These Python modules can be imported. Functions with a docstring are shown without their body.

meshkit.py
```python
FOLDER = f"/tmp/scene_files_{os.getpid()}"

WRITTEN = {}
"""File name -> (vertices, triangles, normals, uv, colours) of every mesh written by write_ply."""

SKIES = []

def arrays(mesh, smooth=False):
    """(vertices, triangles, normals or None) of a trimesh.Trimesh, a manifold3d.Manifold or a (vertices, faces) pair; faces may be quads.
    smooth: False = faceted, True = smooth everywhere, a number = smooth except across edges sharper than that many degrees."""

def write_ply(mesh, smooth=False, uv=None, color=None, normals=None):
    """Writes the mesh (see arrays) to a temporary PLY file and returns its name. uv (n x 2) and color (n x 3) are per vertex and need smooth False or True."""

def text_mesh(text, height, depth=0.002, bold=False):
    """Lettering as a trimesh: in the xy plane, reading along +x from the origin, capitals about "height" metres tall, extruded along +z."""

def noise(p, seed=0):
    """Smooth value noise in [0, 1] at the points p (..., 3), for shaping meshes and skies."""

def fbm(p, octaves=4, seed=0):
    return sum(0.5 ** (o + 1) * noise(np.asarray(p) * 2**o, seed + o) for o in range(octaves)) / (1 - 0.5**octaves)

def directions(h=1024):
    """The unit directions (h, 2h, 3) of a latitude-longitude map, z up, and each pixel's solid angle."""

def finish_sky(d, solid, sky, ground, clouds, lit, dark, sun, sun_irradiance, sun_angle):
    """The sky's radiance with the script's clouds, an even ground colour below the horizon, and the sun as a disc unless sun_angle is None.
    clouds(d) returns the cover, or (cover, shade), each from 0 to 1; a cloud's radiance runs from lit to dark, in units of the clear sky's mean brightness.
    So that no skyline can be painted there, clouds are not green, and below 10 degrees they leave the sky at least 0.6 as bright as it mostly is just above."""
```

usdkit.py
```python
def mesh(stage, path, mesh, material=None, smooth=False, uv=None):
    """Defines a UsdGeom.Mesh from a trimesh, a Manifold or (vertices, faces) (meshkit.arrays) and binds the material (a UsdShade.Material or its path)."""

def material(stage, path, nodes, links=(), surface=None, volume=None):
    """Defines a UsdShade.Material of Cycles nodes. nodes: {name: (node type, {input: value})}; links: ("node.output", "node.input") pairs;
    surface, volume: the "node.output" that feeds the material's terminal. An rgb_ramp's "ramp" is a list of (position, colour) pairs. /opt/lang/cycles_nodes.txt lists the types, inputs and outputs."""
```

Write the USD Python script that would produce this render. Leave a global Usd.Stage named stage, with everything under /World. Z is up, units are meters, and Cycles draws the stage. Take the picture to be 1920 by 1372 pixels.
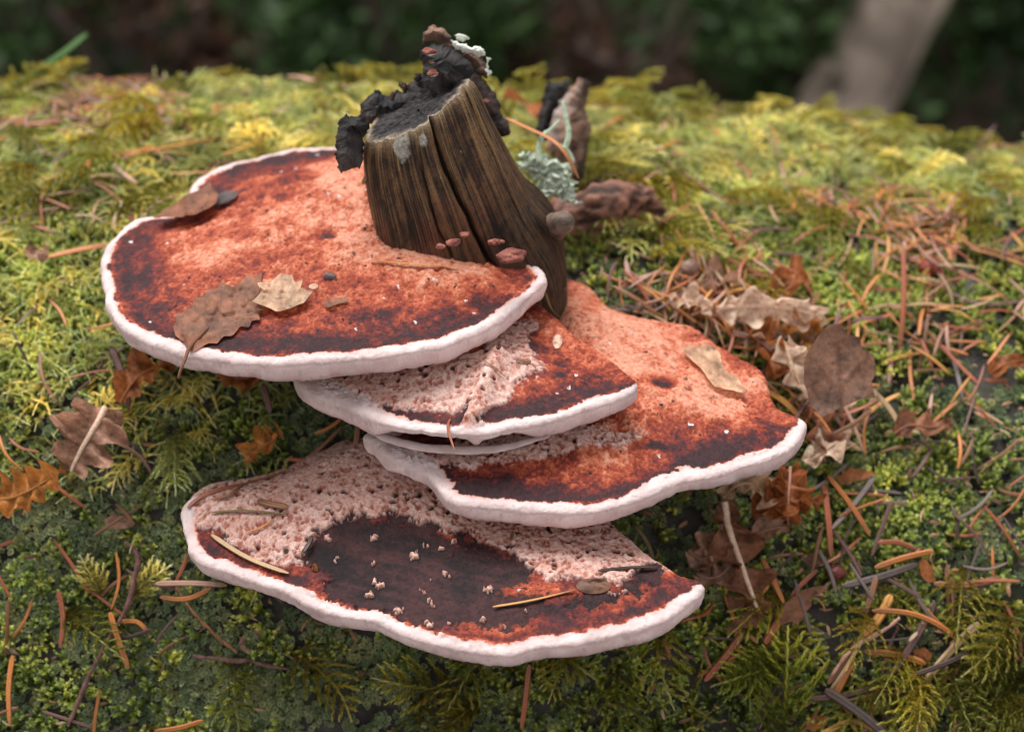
import math, random
import numpy as np
from scipy.spatial import cKDTree, Delaunay
from scipy.interpolate import CubicSpline
import shapely
from shapely.geometry import Polygon
from pxr import Usd, UsdGeom, UsdLux, UsdShade, Gf, Sdf, Vt
import usdkit
from meshkit import noise, fbm

stage = Usd.Stage.CreateInMemory()
UsdGeom.SetStageUpAxis(stage, 'Z'); UsdGeom.SetStageMetersPerUnit(stage, 1.0)
UsdGeom.Xform.Define(stage, '/World'); UsdGeom.Scope.Define(stage, '/World/Looks')

# ------------------------------------------------------------------ camera, sky, sun, exposure
FOCAL, APER, PITCH, CZ = 70.0, 36.0, math.radians(25.0), 0.85
cam = UsdGeom.Camera.Define(stage, '/World/camera')
cam.CreateFocalLengthAttr(FOCAL); cam.CreateHorizontalApertureAttr(APER); cam.CreateVerticalApertureAttr(APER * 731 / 1024)
cam.AddTranslateOp().Set(Gf.Vec3d(0, 0, CZ)); cam.AddRotateXOp().Set(90 - math.degrees(PITCH))
cam.CreateFStopAttr(6.5); cam.CreateFocusDistanceAttr(0.752); cam.CreateClippingRangeAttr((0.05, 1000.0))
cam.CreateExposureAttr(1.62)
SUN_EL, SUN_DIR = math.radians(70), np.array([-0.25, 0.30])
SUN_DIR = SUN_DIR / np.linalg.norm(SUN_DIR)
SUN = np.array([*(SUN_DIR * math.cos(SUN_EL)), math.sin(SUN_EL)])
dome = UsdLux.DomeLight.Define(stage, '/World/sky')
sky_m = usdkit.material(stage, '/World/Looks/sky_look', {
    'sky': ('sky_texture', {'sky_type': 'single_scattering', 'sun_disc': False, 'sun_elevation': SUN_EL, 'sun_rotation': math.atan2(SUN_DIR[0], SUN_DIR[1])}),
    'grey': ('hsv', {'saturation': 0.10, 'value': 1.0}),
    'tc': ('texture_coordinate', {}), 'n': ('noise_texture', {'scale': 2.2, 'detail': 5.0}),
    'r': ('rgb_ramp', {'ramp': [(0.3, (0.84, 0.83, 0.82)), (0.7, (1.12, 1.09, 1.05))]}),
    'm': ('mix_color', {'blend_type': 'multiply', 'fac': 1.0, 'use_clamp': False}),
    'bg': ('background_shader', {'strength': 0.067})},
    [('sky.color', 'grey.color'), ('tc.generated', 'n.vector'), ('n.fac', 'r.fac'), ('grey.color', 'm.a'), ('r.color', 'm.b'), ('m.result', 'bg.color')], surface='bg.background')
UsdShade.MaterialBindingAPI.Apply(dome.GetPrim()).Bind(sky_m)
dome.GetPrim().SetCustomDataByKey('kind', 'structure')
sun = UsdLux.DistantLight.Define(stage, '/World/sun')
sun.CreateIntensityAttr(0.40); sun.CreateAngleAttr(40.0); sun.CreateNormalizeAttr(True); sun.CreateColorAttr(Gf.Vec3f(1.0, 0.985, 0.97))
q = Gf.Rotation(Gf.Vec3d(0, 0, 1), Gf.Vec3d(*SUN)).GetQuat()
sun.AddOrientOp().Set(Gf.Quatf(q))

# ------------------------------------------------------------------ helpers
rng = np.random.default_rng(7)
CAM = np.array([0, 0, CZ]); FWD = np.array([0, math.cos(PITCH), -math.sin(PITCH)])
UPV = np.array([0, math.sin(PITCH), math.cos(PITCH)]); RGT = np.array([1.0, 0, 0])
K = APER / FOCAL / 1920
def rays(p):
    p = np.atleast_2d(np.asarray(p, float))
    return ((p[:, :1] - 960) * K) * RGT + ((686 - p[:, 1:2]) * K) * UPV + FWD     # depth 1 along FWD
def at(px, py, depth): return CAM + rays((px, py))[0] * depth
def project(P):
    d = np.asarray(P) - CAM; z = d @ FWD
    return np.stack([960 + (d @ RGT) / z / K, 686 - (d @ UPV) / z / K], -1), z
def unit(v): v = np.asarray(v, float); return v / (np.linalg.norm(v, axis=-1, keepdims=True) + 1e-12)
def smooth(a, b, x): t = np.clip((x - a) / (b - a), 0, 1); return t * t * (3 - 2 * t)
def lerp(a, b, t): return a + (b - a) * t
def nz(p, s, seed=0, oct=3): return fbm(np.asarray(p) * s + 37.7, oct, seed) - 0.5      # about -0.5..0.5
def p3(uv, w=0.0): return np.column_stack([uv, np.full(len(uv), w)])

used = {}
def path_for(name, parent='/World'):
    base = f'{parent}/{name}'; n = used.get(base, -1) + 1; used[base] = n
    return base if n == 0 else f'{base}_{n:03d}'
def tag(prim, label=None, cat=None, group=None, kind=None):
    for k, v in (('label', label), ('category', cat), ('group', group), ('kind', kind)):
        if v: prim.SetCustomDataByKey(k, v)
    return prim
def thing(name, label, cat, group=None, loc=(0, 0, 0)):
    x = UsdGeom.Xform.Define(stage, path_for(name)); x.AddTranslateOp().Set(Gf.Vec3d(*map(float, loc)))
    return tag(x.GetPrim(), label, cat, group)
def normals_of(v, f):
    n = np.zeros_like(v); fn = np.cross(v[f[:, 1]] - v[f[:, 0]], v[f[:, 2]] - v[f[:, 0]])
    for k in range(3): np.add.at(n, f[:, k], fn)
    return unit(n)
def primvar(m, name, arr):
    arr = np.asarray(arr, np.float32); api = UsdGeom.PrimvarsAPI(m)
    if arr.ndim == 2: api.CreatePrimvar(name, Sdf.ValueTypeNames.Color3fArray, 'vertex').Set(Vt.Vec3fArray.FromNumpy(arr))
    else: api.CreatePrimvar(name, Sdf.ValueTypeNames.FloatArray, 'vertex').Set(Vt.FloatArray.FromNumpy(arr))
def obj(name, v, f, mat, parent=None, col=None, n=None, flat=False, loc=None, **pv):
    pp = '/World' if parent is None else str(parent.GetPath())
    v = np.asarray(v, float); f = np.asarray(f, int)
    keep = np.unique(f); mp = np.full(len(v), -1); mp[keep] = np.arange(len(keep))
    if n is None and not flat: n = normals_of(v, f)
    v2, f2 = v[keep], mp[f]
    if loc is not None: v2 = v2 - np.asarray(loc)
    m = UsdGeom.Mesh.Define(stage, path_for(name, pp))
    m.CreatePointsAttr(Vt.Vec3fArray.FromNumpy(v2.astype(np.float32)))
    m.CreateFaceVertexCountsAttr(Vt.IntArray.FromNumpy(np.full(len(f2), 3, np.int32)))
    m.CreateFaceVertexIndicesAttr(Vt.IntArray.FromNumpy(f2.astype(np.int32).ravel()))
    m.CreateSubdivisionSchemeAttr('none')
    if not flat:
        m.CreateNormalsAttr(Vt.Vec3fArray.FromNumpy(n[keep].astype(np.float32))); m.SetNormalsInterpolation('vertex')
    if col is not None: primvar(m, 'col', np.clip(np.asarray(col)[keep], 0, 1))
    for k, a in pv.items(): primvar(m, k, np.asarray(a)[keep])
    UsdShade.MaterialBindingAPI.Apply(m.GetPrim()).Bind(mat)
    return m.GetPrim()
def merge(parts):
    vs, fs, o = [], [], 0
    for v, f in parts: vs.append(v); fs.append(np.asarray(f) + o); o += len(v)
    return np.vstack(vs), np.vstack(fs)
def grid_faces(a, b, wrap=False):
    i, j = np.meshgrid(np.arange(a - 1), np.arange(b if wrap else b - 1), indexing='ij'); k = (j + 1) % b
    q = np.stack([i * b + j, i * b + k, (i + 1) * b + k, (i + 1) * b + j], -1).reshape(-1, 4)
    return np.vstack([q[:, [0, 1, 2]], q[:, [0, 2, 3]]])
def spline(pts, n, closed=False):
    pts = np.asarray(pts, float)
    if closed: pts = np.vstack([pts, pts[:1]])
    t = np.r_[0, np.cumsum(np.linalg.norm(np.diff(pts, axis=0), axis=1) ** 0.5)]
    cs = CubicSpline(t, pts, bc_type='periodic' if closed else 'natural')
    return cs(np.linspace(0, t[-1], n, endpoint=not closed))
def frames(p, hint):
    t = unit(np.gradient(p, axis=0)); s = unit(np.cross(t, hint)); return t, s, np.cross(s, t)
def tube(p, r, sides=8, squash=1.0, hint=(0.3, -0.5, 0.8), cap=True):
    p = np.asarray(p, float); t, s, n = frames(p, np.asarray(hint, float)); r = np.broadcast_to(r, (len(p),))
    a = np.arange(sides) * 2 * np.pi / sides
    v = p[:, None] + r[:, None, None] * (np.cos(a)[None, :, None] * s[:, None] + squash * np.sin(a)[None, :, None] * n[:, None])
    v = v.reshape(-1, 3); f = grid_faces(len(p), sides, True)
    if cap:
        v = np.vstack([v, p[:1], p[-1:]]); c0, c1, L = len(v) - 2, len(v) - 1, (len(p) - 1) * sides
        k = np.arange(sides); k2 = (k + 1) % sides
        f = np.vstack([f, np.stack([np.full(sides, c0), k2, k], 1), np.stack([np.full(sides, c1), L + k, L + k2], 1)])
    return v, f

# ------------------------------------------------------------------ materials
def vcol(name, rough=0.7, spec=0.3, bump=0.0, bscale=900.0, grain=0.25, gscale=1500.0, coat=0.0, transl=0.0, sss=0.0):
    nodes = {'a': ('attribute', {'attribute': 'col'}), 'g': ('geometry', {}),
             'n': ('noise_texture', {'scale': gscale, 'detail': 3.0, 'roughness': 0.6}),
             'r': ('rgb_ramp', {'ramp': [(0.25, (1 - grain,) * 3), (0.75, (1 + grain,) * 3)]}),
             'm': ('mix_color', {'blend_type': 'multiply', 'fac': 1.0}),
             'p': ('principled_bsdf', {'roughness': rough, 'specular_ior_level': spec, 'coat_weight': coat, 'coat_roughness': 0.25})}
    links = [('g.position', 'n.vector'), ('n.fac', 'r.fac'), ('a.color', 'm.a'), ('r.color', 'm.b'), ('m.result', 'p.base_color')]
    if sss: nodes['p'][1].update({'subsurface_weight': sss, 'subsurface_scale': 0.0015, 'subsurface_radius': (1.0, 0.5, 0.4)})
    if bump:
        nodes['bn'] = ('noise_texture', {'scale': bscale, 'detail': 4.0, 'roughness': 0.65})
        nodes['b'] = ('bump', {'strength': bump, 'distance': 0.0006})
        links += [('g.position', 'bn.vector'), ('bn.fac', 'b.height'), ('b.normal', 'p.normal')]
    out = 'p.BSDF'
    if transl:
        nodes['t'] = ('translucent_bsdf', {}); nodes['x'] = ('mix_closure', {'fac': transl})
        links += [('m.result', 't.color'), ('p.BSDF', 'x.closure1'), ('t.BSDF', 'x.closure2')]; out = 'x.closure'
    return usdkit.material(stage, f'/World/Looks/{name}', nodes, links, surface=out)
def cap_look():
    nodes = {'a': ('attribute', {'attribute': 'col'}), 'g': ('geometry', {}),
             'n': ('noise_texture', {'scale': 620.0, 'detail': 7.0, 'roughness': 0.78}), 'r': ('rgb_ramp', {'ramp': [(0.34, (0.42, 0.26, 0.25)), (0.46, (0.90, 0.80, 0.78)), (0.55, (1.05, 1.08, 1.08)), (0.70, (1.32, 1.55, 1.62))]}),
             'm': ('mix_color', {'blend_type': 'multiply', 'fac': 1.0}), 'n2': ('noise_texture', {'scale': 900.0, 'detail': 6.0, 'roughness': 0.7}),
             'b': ('bump', {'strength': 0.8, 'distance': 0.0008}), 'p': ('principled_bsdf', {'roughness': 0.58, 'specular_ior_level': 0.2})}
    return usdkit.material(stage, '/World/Looks/fungus_cap', nodes, [('g.position', 'n.vector'), ('g.position', 'n2.vector'), ('n.fac', 'r.fac'), ('a.color', 'm.a'), ('r.color', 'm.b'), ('m.result', 'p.base_color'), ('n2.fac', 'b.height'), ('b.normal', 'p.normal')], surface='p.BSDF')
M_cap = cap_look()
M_margin = vcol('fungus_margin', 0.78, 0.22, 0.45, 900, 0.07, 1300, sss=0.12)
M_pore = vcol('fungus_pores', 0.8, 0.2, 0.4, 2500, 0.1)
M_wood = vcol('weathered_wood', 0.6, 0.22, 0.9, 700, 0.38, 1400)
M_leaf = vcol('dead_leaf', 0.5, 0.28, 0.3, 2200, 0.28, 1600, transl=0.36)
M_needle = vcol('dead_needle', 0.42, 0.45, 0.2, 1500, 0.2, 1200, transl=0.08)
M_lichen = vcol('pale_lichen', 0.85, 0.2, 0.4, 2000, 0.12, 2500)
M_bark = vcol('log_bark', 0.6, 0.35, 0.7, 500, 0.35, 700)
M_far = vcol('forest_matter', 0.8, 0.2, 0.0, 50, 0.3, 40)
M_farleaf = vcol('forest_leaves', 0.6, 0.3, 0.0, 50, 0.3, 20, transl=0.15)
def moss_look(name, ramp, noise_scale=28.0, tint=((0.52, 0.54, 0.55), (1.5, 1.42, 1.5))):
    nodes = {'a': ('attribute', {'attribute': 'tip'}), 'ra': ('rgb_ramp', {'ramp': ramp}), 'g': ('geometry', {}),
             'n': ('noise_texture', {'scale': noise_scale, 'detail': 4.0, 'roughness': 0.65}),
             'rn': ('rgb_ramp', {'ramp': [(0.3, tint[0]), (0.7, tint[1])]}),
             'm': ('mix_color', {'blend_type': 'multiply', 'fac': 1.0}),
             'o': ('object_info', {}), 'ro': ('rgb_ramp', {'ramp': [(0.0, (0.55, 0.6, 0.6)), (0.4, (0.95, 1.0, 1.0)), (0.8, (1.25, 1.12, 1.1)), (1.0, (1.3, 1.1, 0.9))]}),
             'm2': ('mix_color', {'blend_type': 'multiply', 'fac': 1.0}),
             'p': ('principled_bsdf', {'roughness': 0.5, 'specular_ior_level': 0.35}), 't': ('translucent_bsdf', {}), 'x': ('mix_closure', {'fac': 0.42})}
    links = [('a.fac', 'ra.fac'), ('g.position', 'n.vector'), ('n.fac', 'rn.fac'), ('ra.color', 'm.a'), ('rn.color', 'm.b'),
             ('o.random', 'ro.fac'), ('m.result', 'm2.a'), ('ro.color', 'm2.b'), ('m2.result', 'p.base_color'), ('m2.result', 't.color'),
             ('p.BSDF', 'x.closure1'), ('t.BSDF', 'x.closure2')]
    return usdkit.material(stage, f'/World/Looks/{name}', nodes, links, surface='x.closure')
M_moss = {
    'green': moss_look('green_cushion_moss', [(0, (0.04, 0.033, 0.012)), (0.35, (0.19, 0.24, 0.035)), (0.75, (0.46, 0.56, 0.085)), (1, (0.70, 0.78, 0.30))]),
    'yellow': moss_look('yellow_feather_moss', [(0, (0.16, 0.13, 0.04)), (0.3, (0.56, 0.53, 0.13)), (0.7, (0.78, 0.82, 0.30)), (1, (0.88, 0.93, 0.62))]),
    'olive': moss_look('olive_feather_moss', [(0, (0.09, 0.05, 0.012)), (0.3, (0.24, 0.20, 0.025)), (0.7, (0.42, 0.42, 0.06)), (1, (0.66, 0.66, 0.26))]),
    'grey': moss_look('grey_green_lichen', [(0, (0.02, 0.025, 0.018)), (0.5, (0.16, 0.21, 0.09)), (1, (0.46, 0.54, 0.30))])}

# ------------------------------------------------------------------ the log
R0, TANG, A0 = 0.28, 1.05, math.radians(17.0)
D0 = math.hypot(TANG, R0); AL = A0 + math.asin(R0 / D0)
LY, LZ = D0 * math.cos(AL), CZ - D0 * math.sin(AL)
def axis_z(x): return LZ - 0.030 * x - 0.050 * np.maximum(x, 0) - 0.13 * np.maximum(x - 0.0, 0) ** 2 - 0.02 * np.minimum(x, 0) ** 2
def log_r(x, th):     # th: angle from +y(back) over z to -y(front)
    q = np.stack([x, np.cos(th) * R0, np.sin(th) * R0], -1)
    return R0 - 0.0135 + 0.020 * nz(q, 9, 3, 2) + 0.008 * nz(q, 30, 5, 3)
def log_pt(x, th, lift=0.0):
    r = log_r(x, th) + lift
    return np.stack([x, LY + r * np.cos(th), axis_z(x) + r * np.sin(th)], -1)
def log_dir(th): return np.stack([np.zeros_like(th), np.cos(th), np.sin(th)], -1)
def on_log(p, lift=0.006):
    d = rays(p); t = np.full(len(d), 0.62); done = np.zeros(len(d), bool)
    for _ in range(900):
        P = CAM + d * t[:, None]; y, z = P[:, 1] - LY, P[:, 2] - axis_z(P[:, 0])
        gap = np.hypot(y, z) - log_r(P[:, 0], np.arctan2(z, y)) - lift
        done |= gap <= 0
        t = np.where(done, t, t + np.clip(gap * 0.5, 0.0006, 0.02))
        if done.all() or t.min() > 1.4: break
    P = CAM + d * t[:, None]
    if not done.all():      # grazing rays: slide to the skyline of the log
        for i in np.nonzero(~done)[0]:
            th = np.linspace(0.9, 1.8, 200); x = d[i, 0] * 1.06
            Q = log_pt(np.full(200, x), th, lift); pp, _ = project(Q); P[i] = Q[np.argmin(pp[:, 1])]
    return P
def log_normal(P): return unit(np.stack([0 * P[:, 0], P[:, 1] - LY, P[:, 2] - axis_z(P[:, 0])], -1))

xs = np.r_[np.linspace(-1.5, -0.42, 60, endpoint=False), np.linspace(-0.42, 0.42, 240, endpoint=False), np.linspace(0.42, 1.6, 60)]
ths = np.r_[np.linspace(0.7, 4.0, 240, endpoint=False), np.linspace(4.0, 0.7 + 2 * np.pi, 50, endpoint=False)]
X, T = np.meshgrid(xs, ths, indexing='ij')
q3 = np.stack([X, np.cos(T) * R0, np.sin(T) * R0], -1)
bark = 0.5 - np.abs(nz(q3 * [0.45, 1, 1], 70, 11, 3)) * 2
lv = log_pt(X, T, 0.004 * bark - 0.002).reshape(-1, 3)
lf = grid_faces(len(xs), len(ths), True)[:, ::-1]
bc = (0.5 + nz(q3, 60, 12, 4)).reshape(-1, 1)
lcol = lerp(np.array([0.016, 0.014, 0.013]), np.array([0.075, 0.06, 0.05]), bc)
lcol = np.where((nz(q3, 45, 13, 3).reshape(-1, 1) > 0.12), lcol * [0.8, 1.05, 0.6], lcol)
o_log = thing('fallen_log', 'thick dark fallen log under moss that carries all the bracket fungi', 'log')
obj('bark', lv, lf, M_bark, o_log, lcol)
for xe, k in ((0, xs[0]), (1, xs[-1])):
    ring = log_pt(np.full(len(ths), k), ths); c = np.array([[k, LY, float(axis_z(np.array(k)))]])
    rr = np.vstack([c] + [c + (ring - c) * s for s in (0.25, 0.5, 0.75, 0.97)]); N = len(ths); a = np.arange(N); b = (a + 1) % N
    ff = [np.stack([np.zeros(N, int), 1 + a, 1 + b], 1)] + [np.vstack([np.stack([1 + i * N + a, 1 + (i + 1) * N + a, 1 + (i + 1) * N + b], 1), np.stack([1 + i * N + a, 1 + (i + 1) * N + b, 1 + i * N + b], 1)]) for i in range(3)]
    rad = np.linalg.norm(rr - c, axis=1); cc = np.array([0.22, 0.13, 0.07]) * (0.8 + 0.3 * np.sin(rad * 700))[:, None]
    obj('sawn_end', rr, np.vstack(ff), M_wood, o_log, cc)

# ------------------------------------------------------------------ generic flat-outline mesher: rings near the edge, grid inside
def fill(poly, ringd, step, inner_gap, jitter=0.3, edge_step=None):
    pts = []
    for d in ringd:
        g = poly if d == 0 else poly.buffer(-d)
        for gg in getattr(g, 'geoms', [g]):
            if gg.is_empty: continue
            L = gg.exterior.length; n = max(12, int(L / (edge_step or step)))
            pts.append(shapely.get_coordinates(shapely.line_interpolate_point(gg.exterior, np.arange(n) * L / n)))
    x0, y0, x1, y1 = poly.bounds
    gx, gy = np.meshgrid(np.arange(x0, x1, step), np.arange(y0, y1, step * 0.87)); gx[1::2] += step / 2
    g = np.column_stack([gx.ravel(), gy.ravel()]) + rng.uniform(-jitter, jitter, (gx.size, 2)) * step
    inn = poly.buffer(-inner_gap)
    if not inn.is_empty:
        shapely.prepare(inn); pts.append(g[shapely.contains_xy(inn, g[:, 0], g[:, 1])])
    n0 = len(pts[0]); P = np.vstack(pts)
    f = Delaunay(P).simplices
    c = P[f].mean(1); big = poly.buffer(1e-6); shapely.prepare(big)
    f = f[shapely.contains_xy(big, c[:, 0], c[:, 1])]
    a, b, d = P[f[:, 0]], P[f[:, 1]], P[f[:, 2]]
    ar = (b[:, 0] - a[:, 0]) * (d[:, 1] - a[:, 1]) - (b[:, 1] - a[:, 1]) * (d[:, 0] - a[:, 0])
    f[ar < 0] = f[ar < 0][:, ::-1]; f = f[np.abs(ar) > 1e-14]
    return P, f, n0
def edge_tree(poly, step):
    L = poly.exterior.length; s = np.arange(0, L, step)
    return cKDTree(shapely.get_coordinates(shapely.line_interpolate_point(poly.exterior, s))), s

# ------------------------------------------------------------------ bracket fungi
RAMP = ([-0.05, 0.14, 0.30, 0.46, 0.62, 0.80, 1.02],
        [(0.030, 0.017, 0.020), (0.062, 0.019, 0.022), (0.125, 0.023, 0.020), (0.24, 0.042, 0.023), (0.40, 0.084, 0.038), (0.56, 0.175, 0.095), (0.68, 0.315, 0.21)])
def ramp(v): return np.stack([np.interp(v, RAMP[0], [c[k] for c in RAMP[1]]) for k in range(3)], 1)
BR = []
def inpoly(pix, poly):
    pg = Polygon(poly).buffer(0); shapely.prepare(pg); return shapely.contains_xy(pg, pix[:, 0], pix[:, 1])
def bracket(label, outline, anchor, tilt, roll, H, domef, colourf, seed, slit=None, relief=1.0, rim_w=0.0024, step=0.00052):
    px, py, depth = anchor; P0 = at(px, py, depth)
    n = np.array([math.sin(roll), -math.sin(tilt) * math.cos(roll), math.cos(tilt) * math.cos(roll)])
    e2 = unit(np.cross(n, RGT)); e1 = np.cross(e2, n)
    ol = spline(outline, 900, True)
    d = rays(ol); t = ((P0 - CAM) @ n) / (d @ n); W = CAM + d * t[:, None] - P0
    Tp = Polygon(np.column_stack([W @ e1, W @ e2])).buffer(0)
    if Tp.geom_type != 'Polygon': Tp = max(Tp.geoms, key=lambda g: g.area)
    O = Tp.buffer(rim_w); O = Polygon(O.exterior)
    L = O.exterior.length; s = np.arange(0, L, 0.0004); B = shapely.get_coordinates(shapely.line_interpolate_point(O.exterior, s))
    nr = unit(np.column_stack([np.gradient(B[:, 1]), -np.gradient(B[:, 0])]))
    w = 0.0007 * nz(p3(B, seed), 130, seed, 2) + 0.0003 * nz(p3(B, seed), 500, seed + 1, 2)
    if O.exterior.is_ccw is False: nr = -nr
    O = Polygon(B + nr * w[:, None]).buffer(0)
    if O.geom_type != 'Polygon': O = max(O.geoms, key=lambda g: g.area)
    SE = 2.0 / 2.2; ang = np.linspace(0, np.pi / 2, 9); RW, RD = 0.0026, H * 0.27
    rd = list(RW * (1 - np.cos(ang) ** SE))
    uv, f, n0 = fill(O, [0] + rd[1:], step, RW + step * 0.6, 0.3, step)
    tree, sb = edge_tree(O, 0.0002)
    dd, ii = tree.query(uv); arc = sb[ii]; dd[:n0] = 0
    q = p3(uv, 0.13 * seed)
    k = np.clip(dd / RW, 0, 1); z = -RD * (1 - np.clip(1 - (1 - k) ** 2.2, 0, 1) ** (1 / 2.2))
    pos0 = P0 + uv[:, :1] * e1 + uv[:, 1:] * e2
    pix, _ = project(pos0)
    z = z + domef(dd, uv, pix)
    pix, _ = project(P0 + uv[:, :1] * e1 + uv[:, 1:] * e2 + z[:, None] * n)
    C = dict(d=dd, arc=arc, uv=uv, q=q, pix=pix, seed=seed)
    col, dz, white = colourf(C)
    inner = smooth(RW * 0.6, RW * 1.8, dd)
    z = z + dz * inner * relief + inner * (0.0011 * nz(q, 110, seed + 3, 3) + 0.0005 * nz(q, 420, seed + 4, 3)) * relief
    v = P0 + uv[:, :1] * e1 + uv[:, 1:] * e2 + z[:, None] * n
    # underside: same outer loop, curls in below the rim, then a thick pore layer
    hb = H * (1 + 0.22 * nz(p3(B, seed + 5), 45, seed + 9, 2))
    ub, fb, nb = fill(O, [0] + list(0.0030 * (1 - np.cos(ang) ** SE))[1:] + [0.0055, 0.009], 0.0028, 0.011, 0.2, step)
    db, ib = tree.query(ub); db[:nb] = 0
    kb = np.clip(db / 0.0030, 0, 1)
    hh = H * (1 + 0.55 * nz(p3(ub, seed + 5), 32, seed + 9, 3))
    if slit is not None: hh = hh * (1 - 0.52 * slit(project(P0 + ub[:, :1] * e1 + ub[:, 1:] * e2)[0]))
    zb = -RD - (hh - RD) * np.clip(1 - (1 - kb) ** 2.2, 0, 1) ** (1 / 2.2) - 0.12 * np.clip(db - 0.0030, 0, 0.05)
    pixb, _ = project(P0 + ub[:, :1] * e1 + ub[:, 1:] * e2)
    zb[:] += domef(np.zeros(len(ub)) , ub, pixb)
    vb = P0 + ub[:, :1] * e1 + ub[:, 1:] * e2 + zb[:, None] * n
    assert n0 == nb
    # weld
    vb[:nb] = v[:n0]
    idx = np.r_[np.arange(n0), len(v) + np.arange(len(vb) - nb)]
    V = np.vstack([v, vb[nb:]]); F = np.vstack([f, idx[fb][:, ::-1]])
    edge = np.r_[dd, -db[nb:]]
    # lumpy rim, along the normal
    N = normals_of(V, F); rimmask = np.exp(-(np.abs(edge) / 0.006) ** 2)
    V = V + N * (rimmask * (0.0024 * nz(V, 48, seed + 20, 2) + 0.0017 * nz(V, 140, seed + 22, 3) + 0.0006 * (0.35 - np.abs(nz(V, 420, seed + 21, 2)) * 2)))[:, None]
    N = normals_of(V, F)
    # margin colour
    Cm = np.full((len(V), 3), 0.0)
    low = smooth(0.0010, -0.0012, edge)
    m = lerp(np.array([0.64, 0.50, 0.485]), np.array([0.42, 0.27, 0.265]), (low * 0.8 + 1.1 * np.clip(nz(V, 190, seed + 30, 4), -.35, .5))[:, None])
    m = m * (1 - 0.28 * smooth(0.24, 0.33, nz(V, 520, seed + 31, 2)) - 0.14 * smooth(0.0, 0.25, nz(V, 70, seed + 32, 3)))[:, None]
    Cm[:] = m
    nt = len(dd)
    tint = smooth(0.98, 0.5, white)[:, None]
    Cm[:nt] = lerp(m[:nt], np.array([0.64, 0.27, 0.19]), tint * 0.85)
    Call = Cm; Call[:nt] = np.where((white > 0.5)[:, None], Cm[:nt], col)
    fw = (np.r_[white, np.ones(len(V) - nt)][F]).mean(1)
    top = np.zeros(len(F), bool); top[:len(f)] = True
    pore = (~top) & (edge[F].mean(1) < -0.007)
    capf = top & (fw <= 0.5); mar = ~capf & ~pore
    o = thing('bracket_fungus', label, 'fungus', 'stacked bracket fungi on the log', P0)
    obj('cap', V, F[capf], M_cap, o, Call, N, loc=P0); obj('margin', V, F[mar], M_margin, o, Call, N, loc=P0)
    pc = np.tile([0.58, 0.45, 0.38] if slit is None else [0.06, 0.035, 0.03], (len(V), 1)); obj('pore_surface', V, F[pore], M_pore, o, pc, N, loc=P0)  # slit underside: dark flesh tone that also paints shade into the rim gap
    BR.append(dict(P0=P0, n=n, e1=e1, e2=e2, O=O, tree=cKDTree(uv), z=z, seed=seed, prim=o))
    return BR[-1]
def on_bracket(b, p, lift=0.0004):
    d = rays(p); h = np.zeros(len(d))
    for _ in range(8):
        t = ((b['P0'] - CAM) @ b['n'] + h) / (d @ b['n']); W = CAM + d * t[:, None] - b['P0']
        uv = np.column_stack([W @ b['e1'], W @ b['e2']]); _, i = b['tree'].query(uv, k=4); h = b['z'][i].mean(1) + lift
    return CAM + d * t[:, None]

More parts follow.
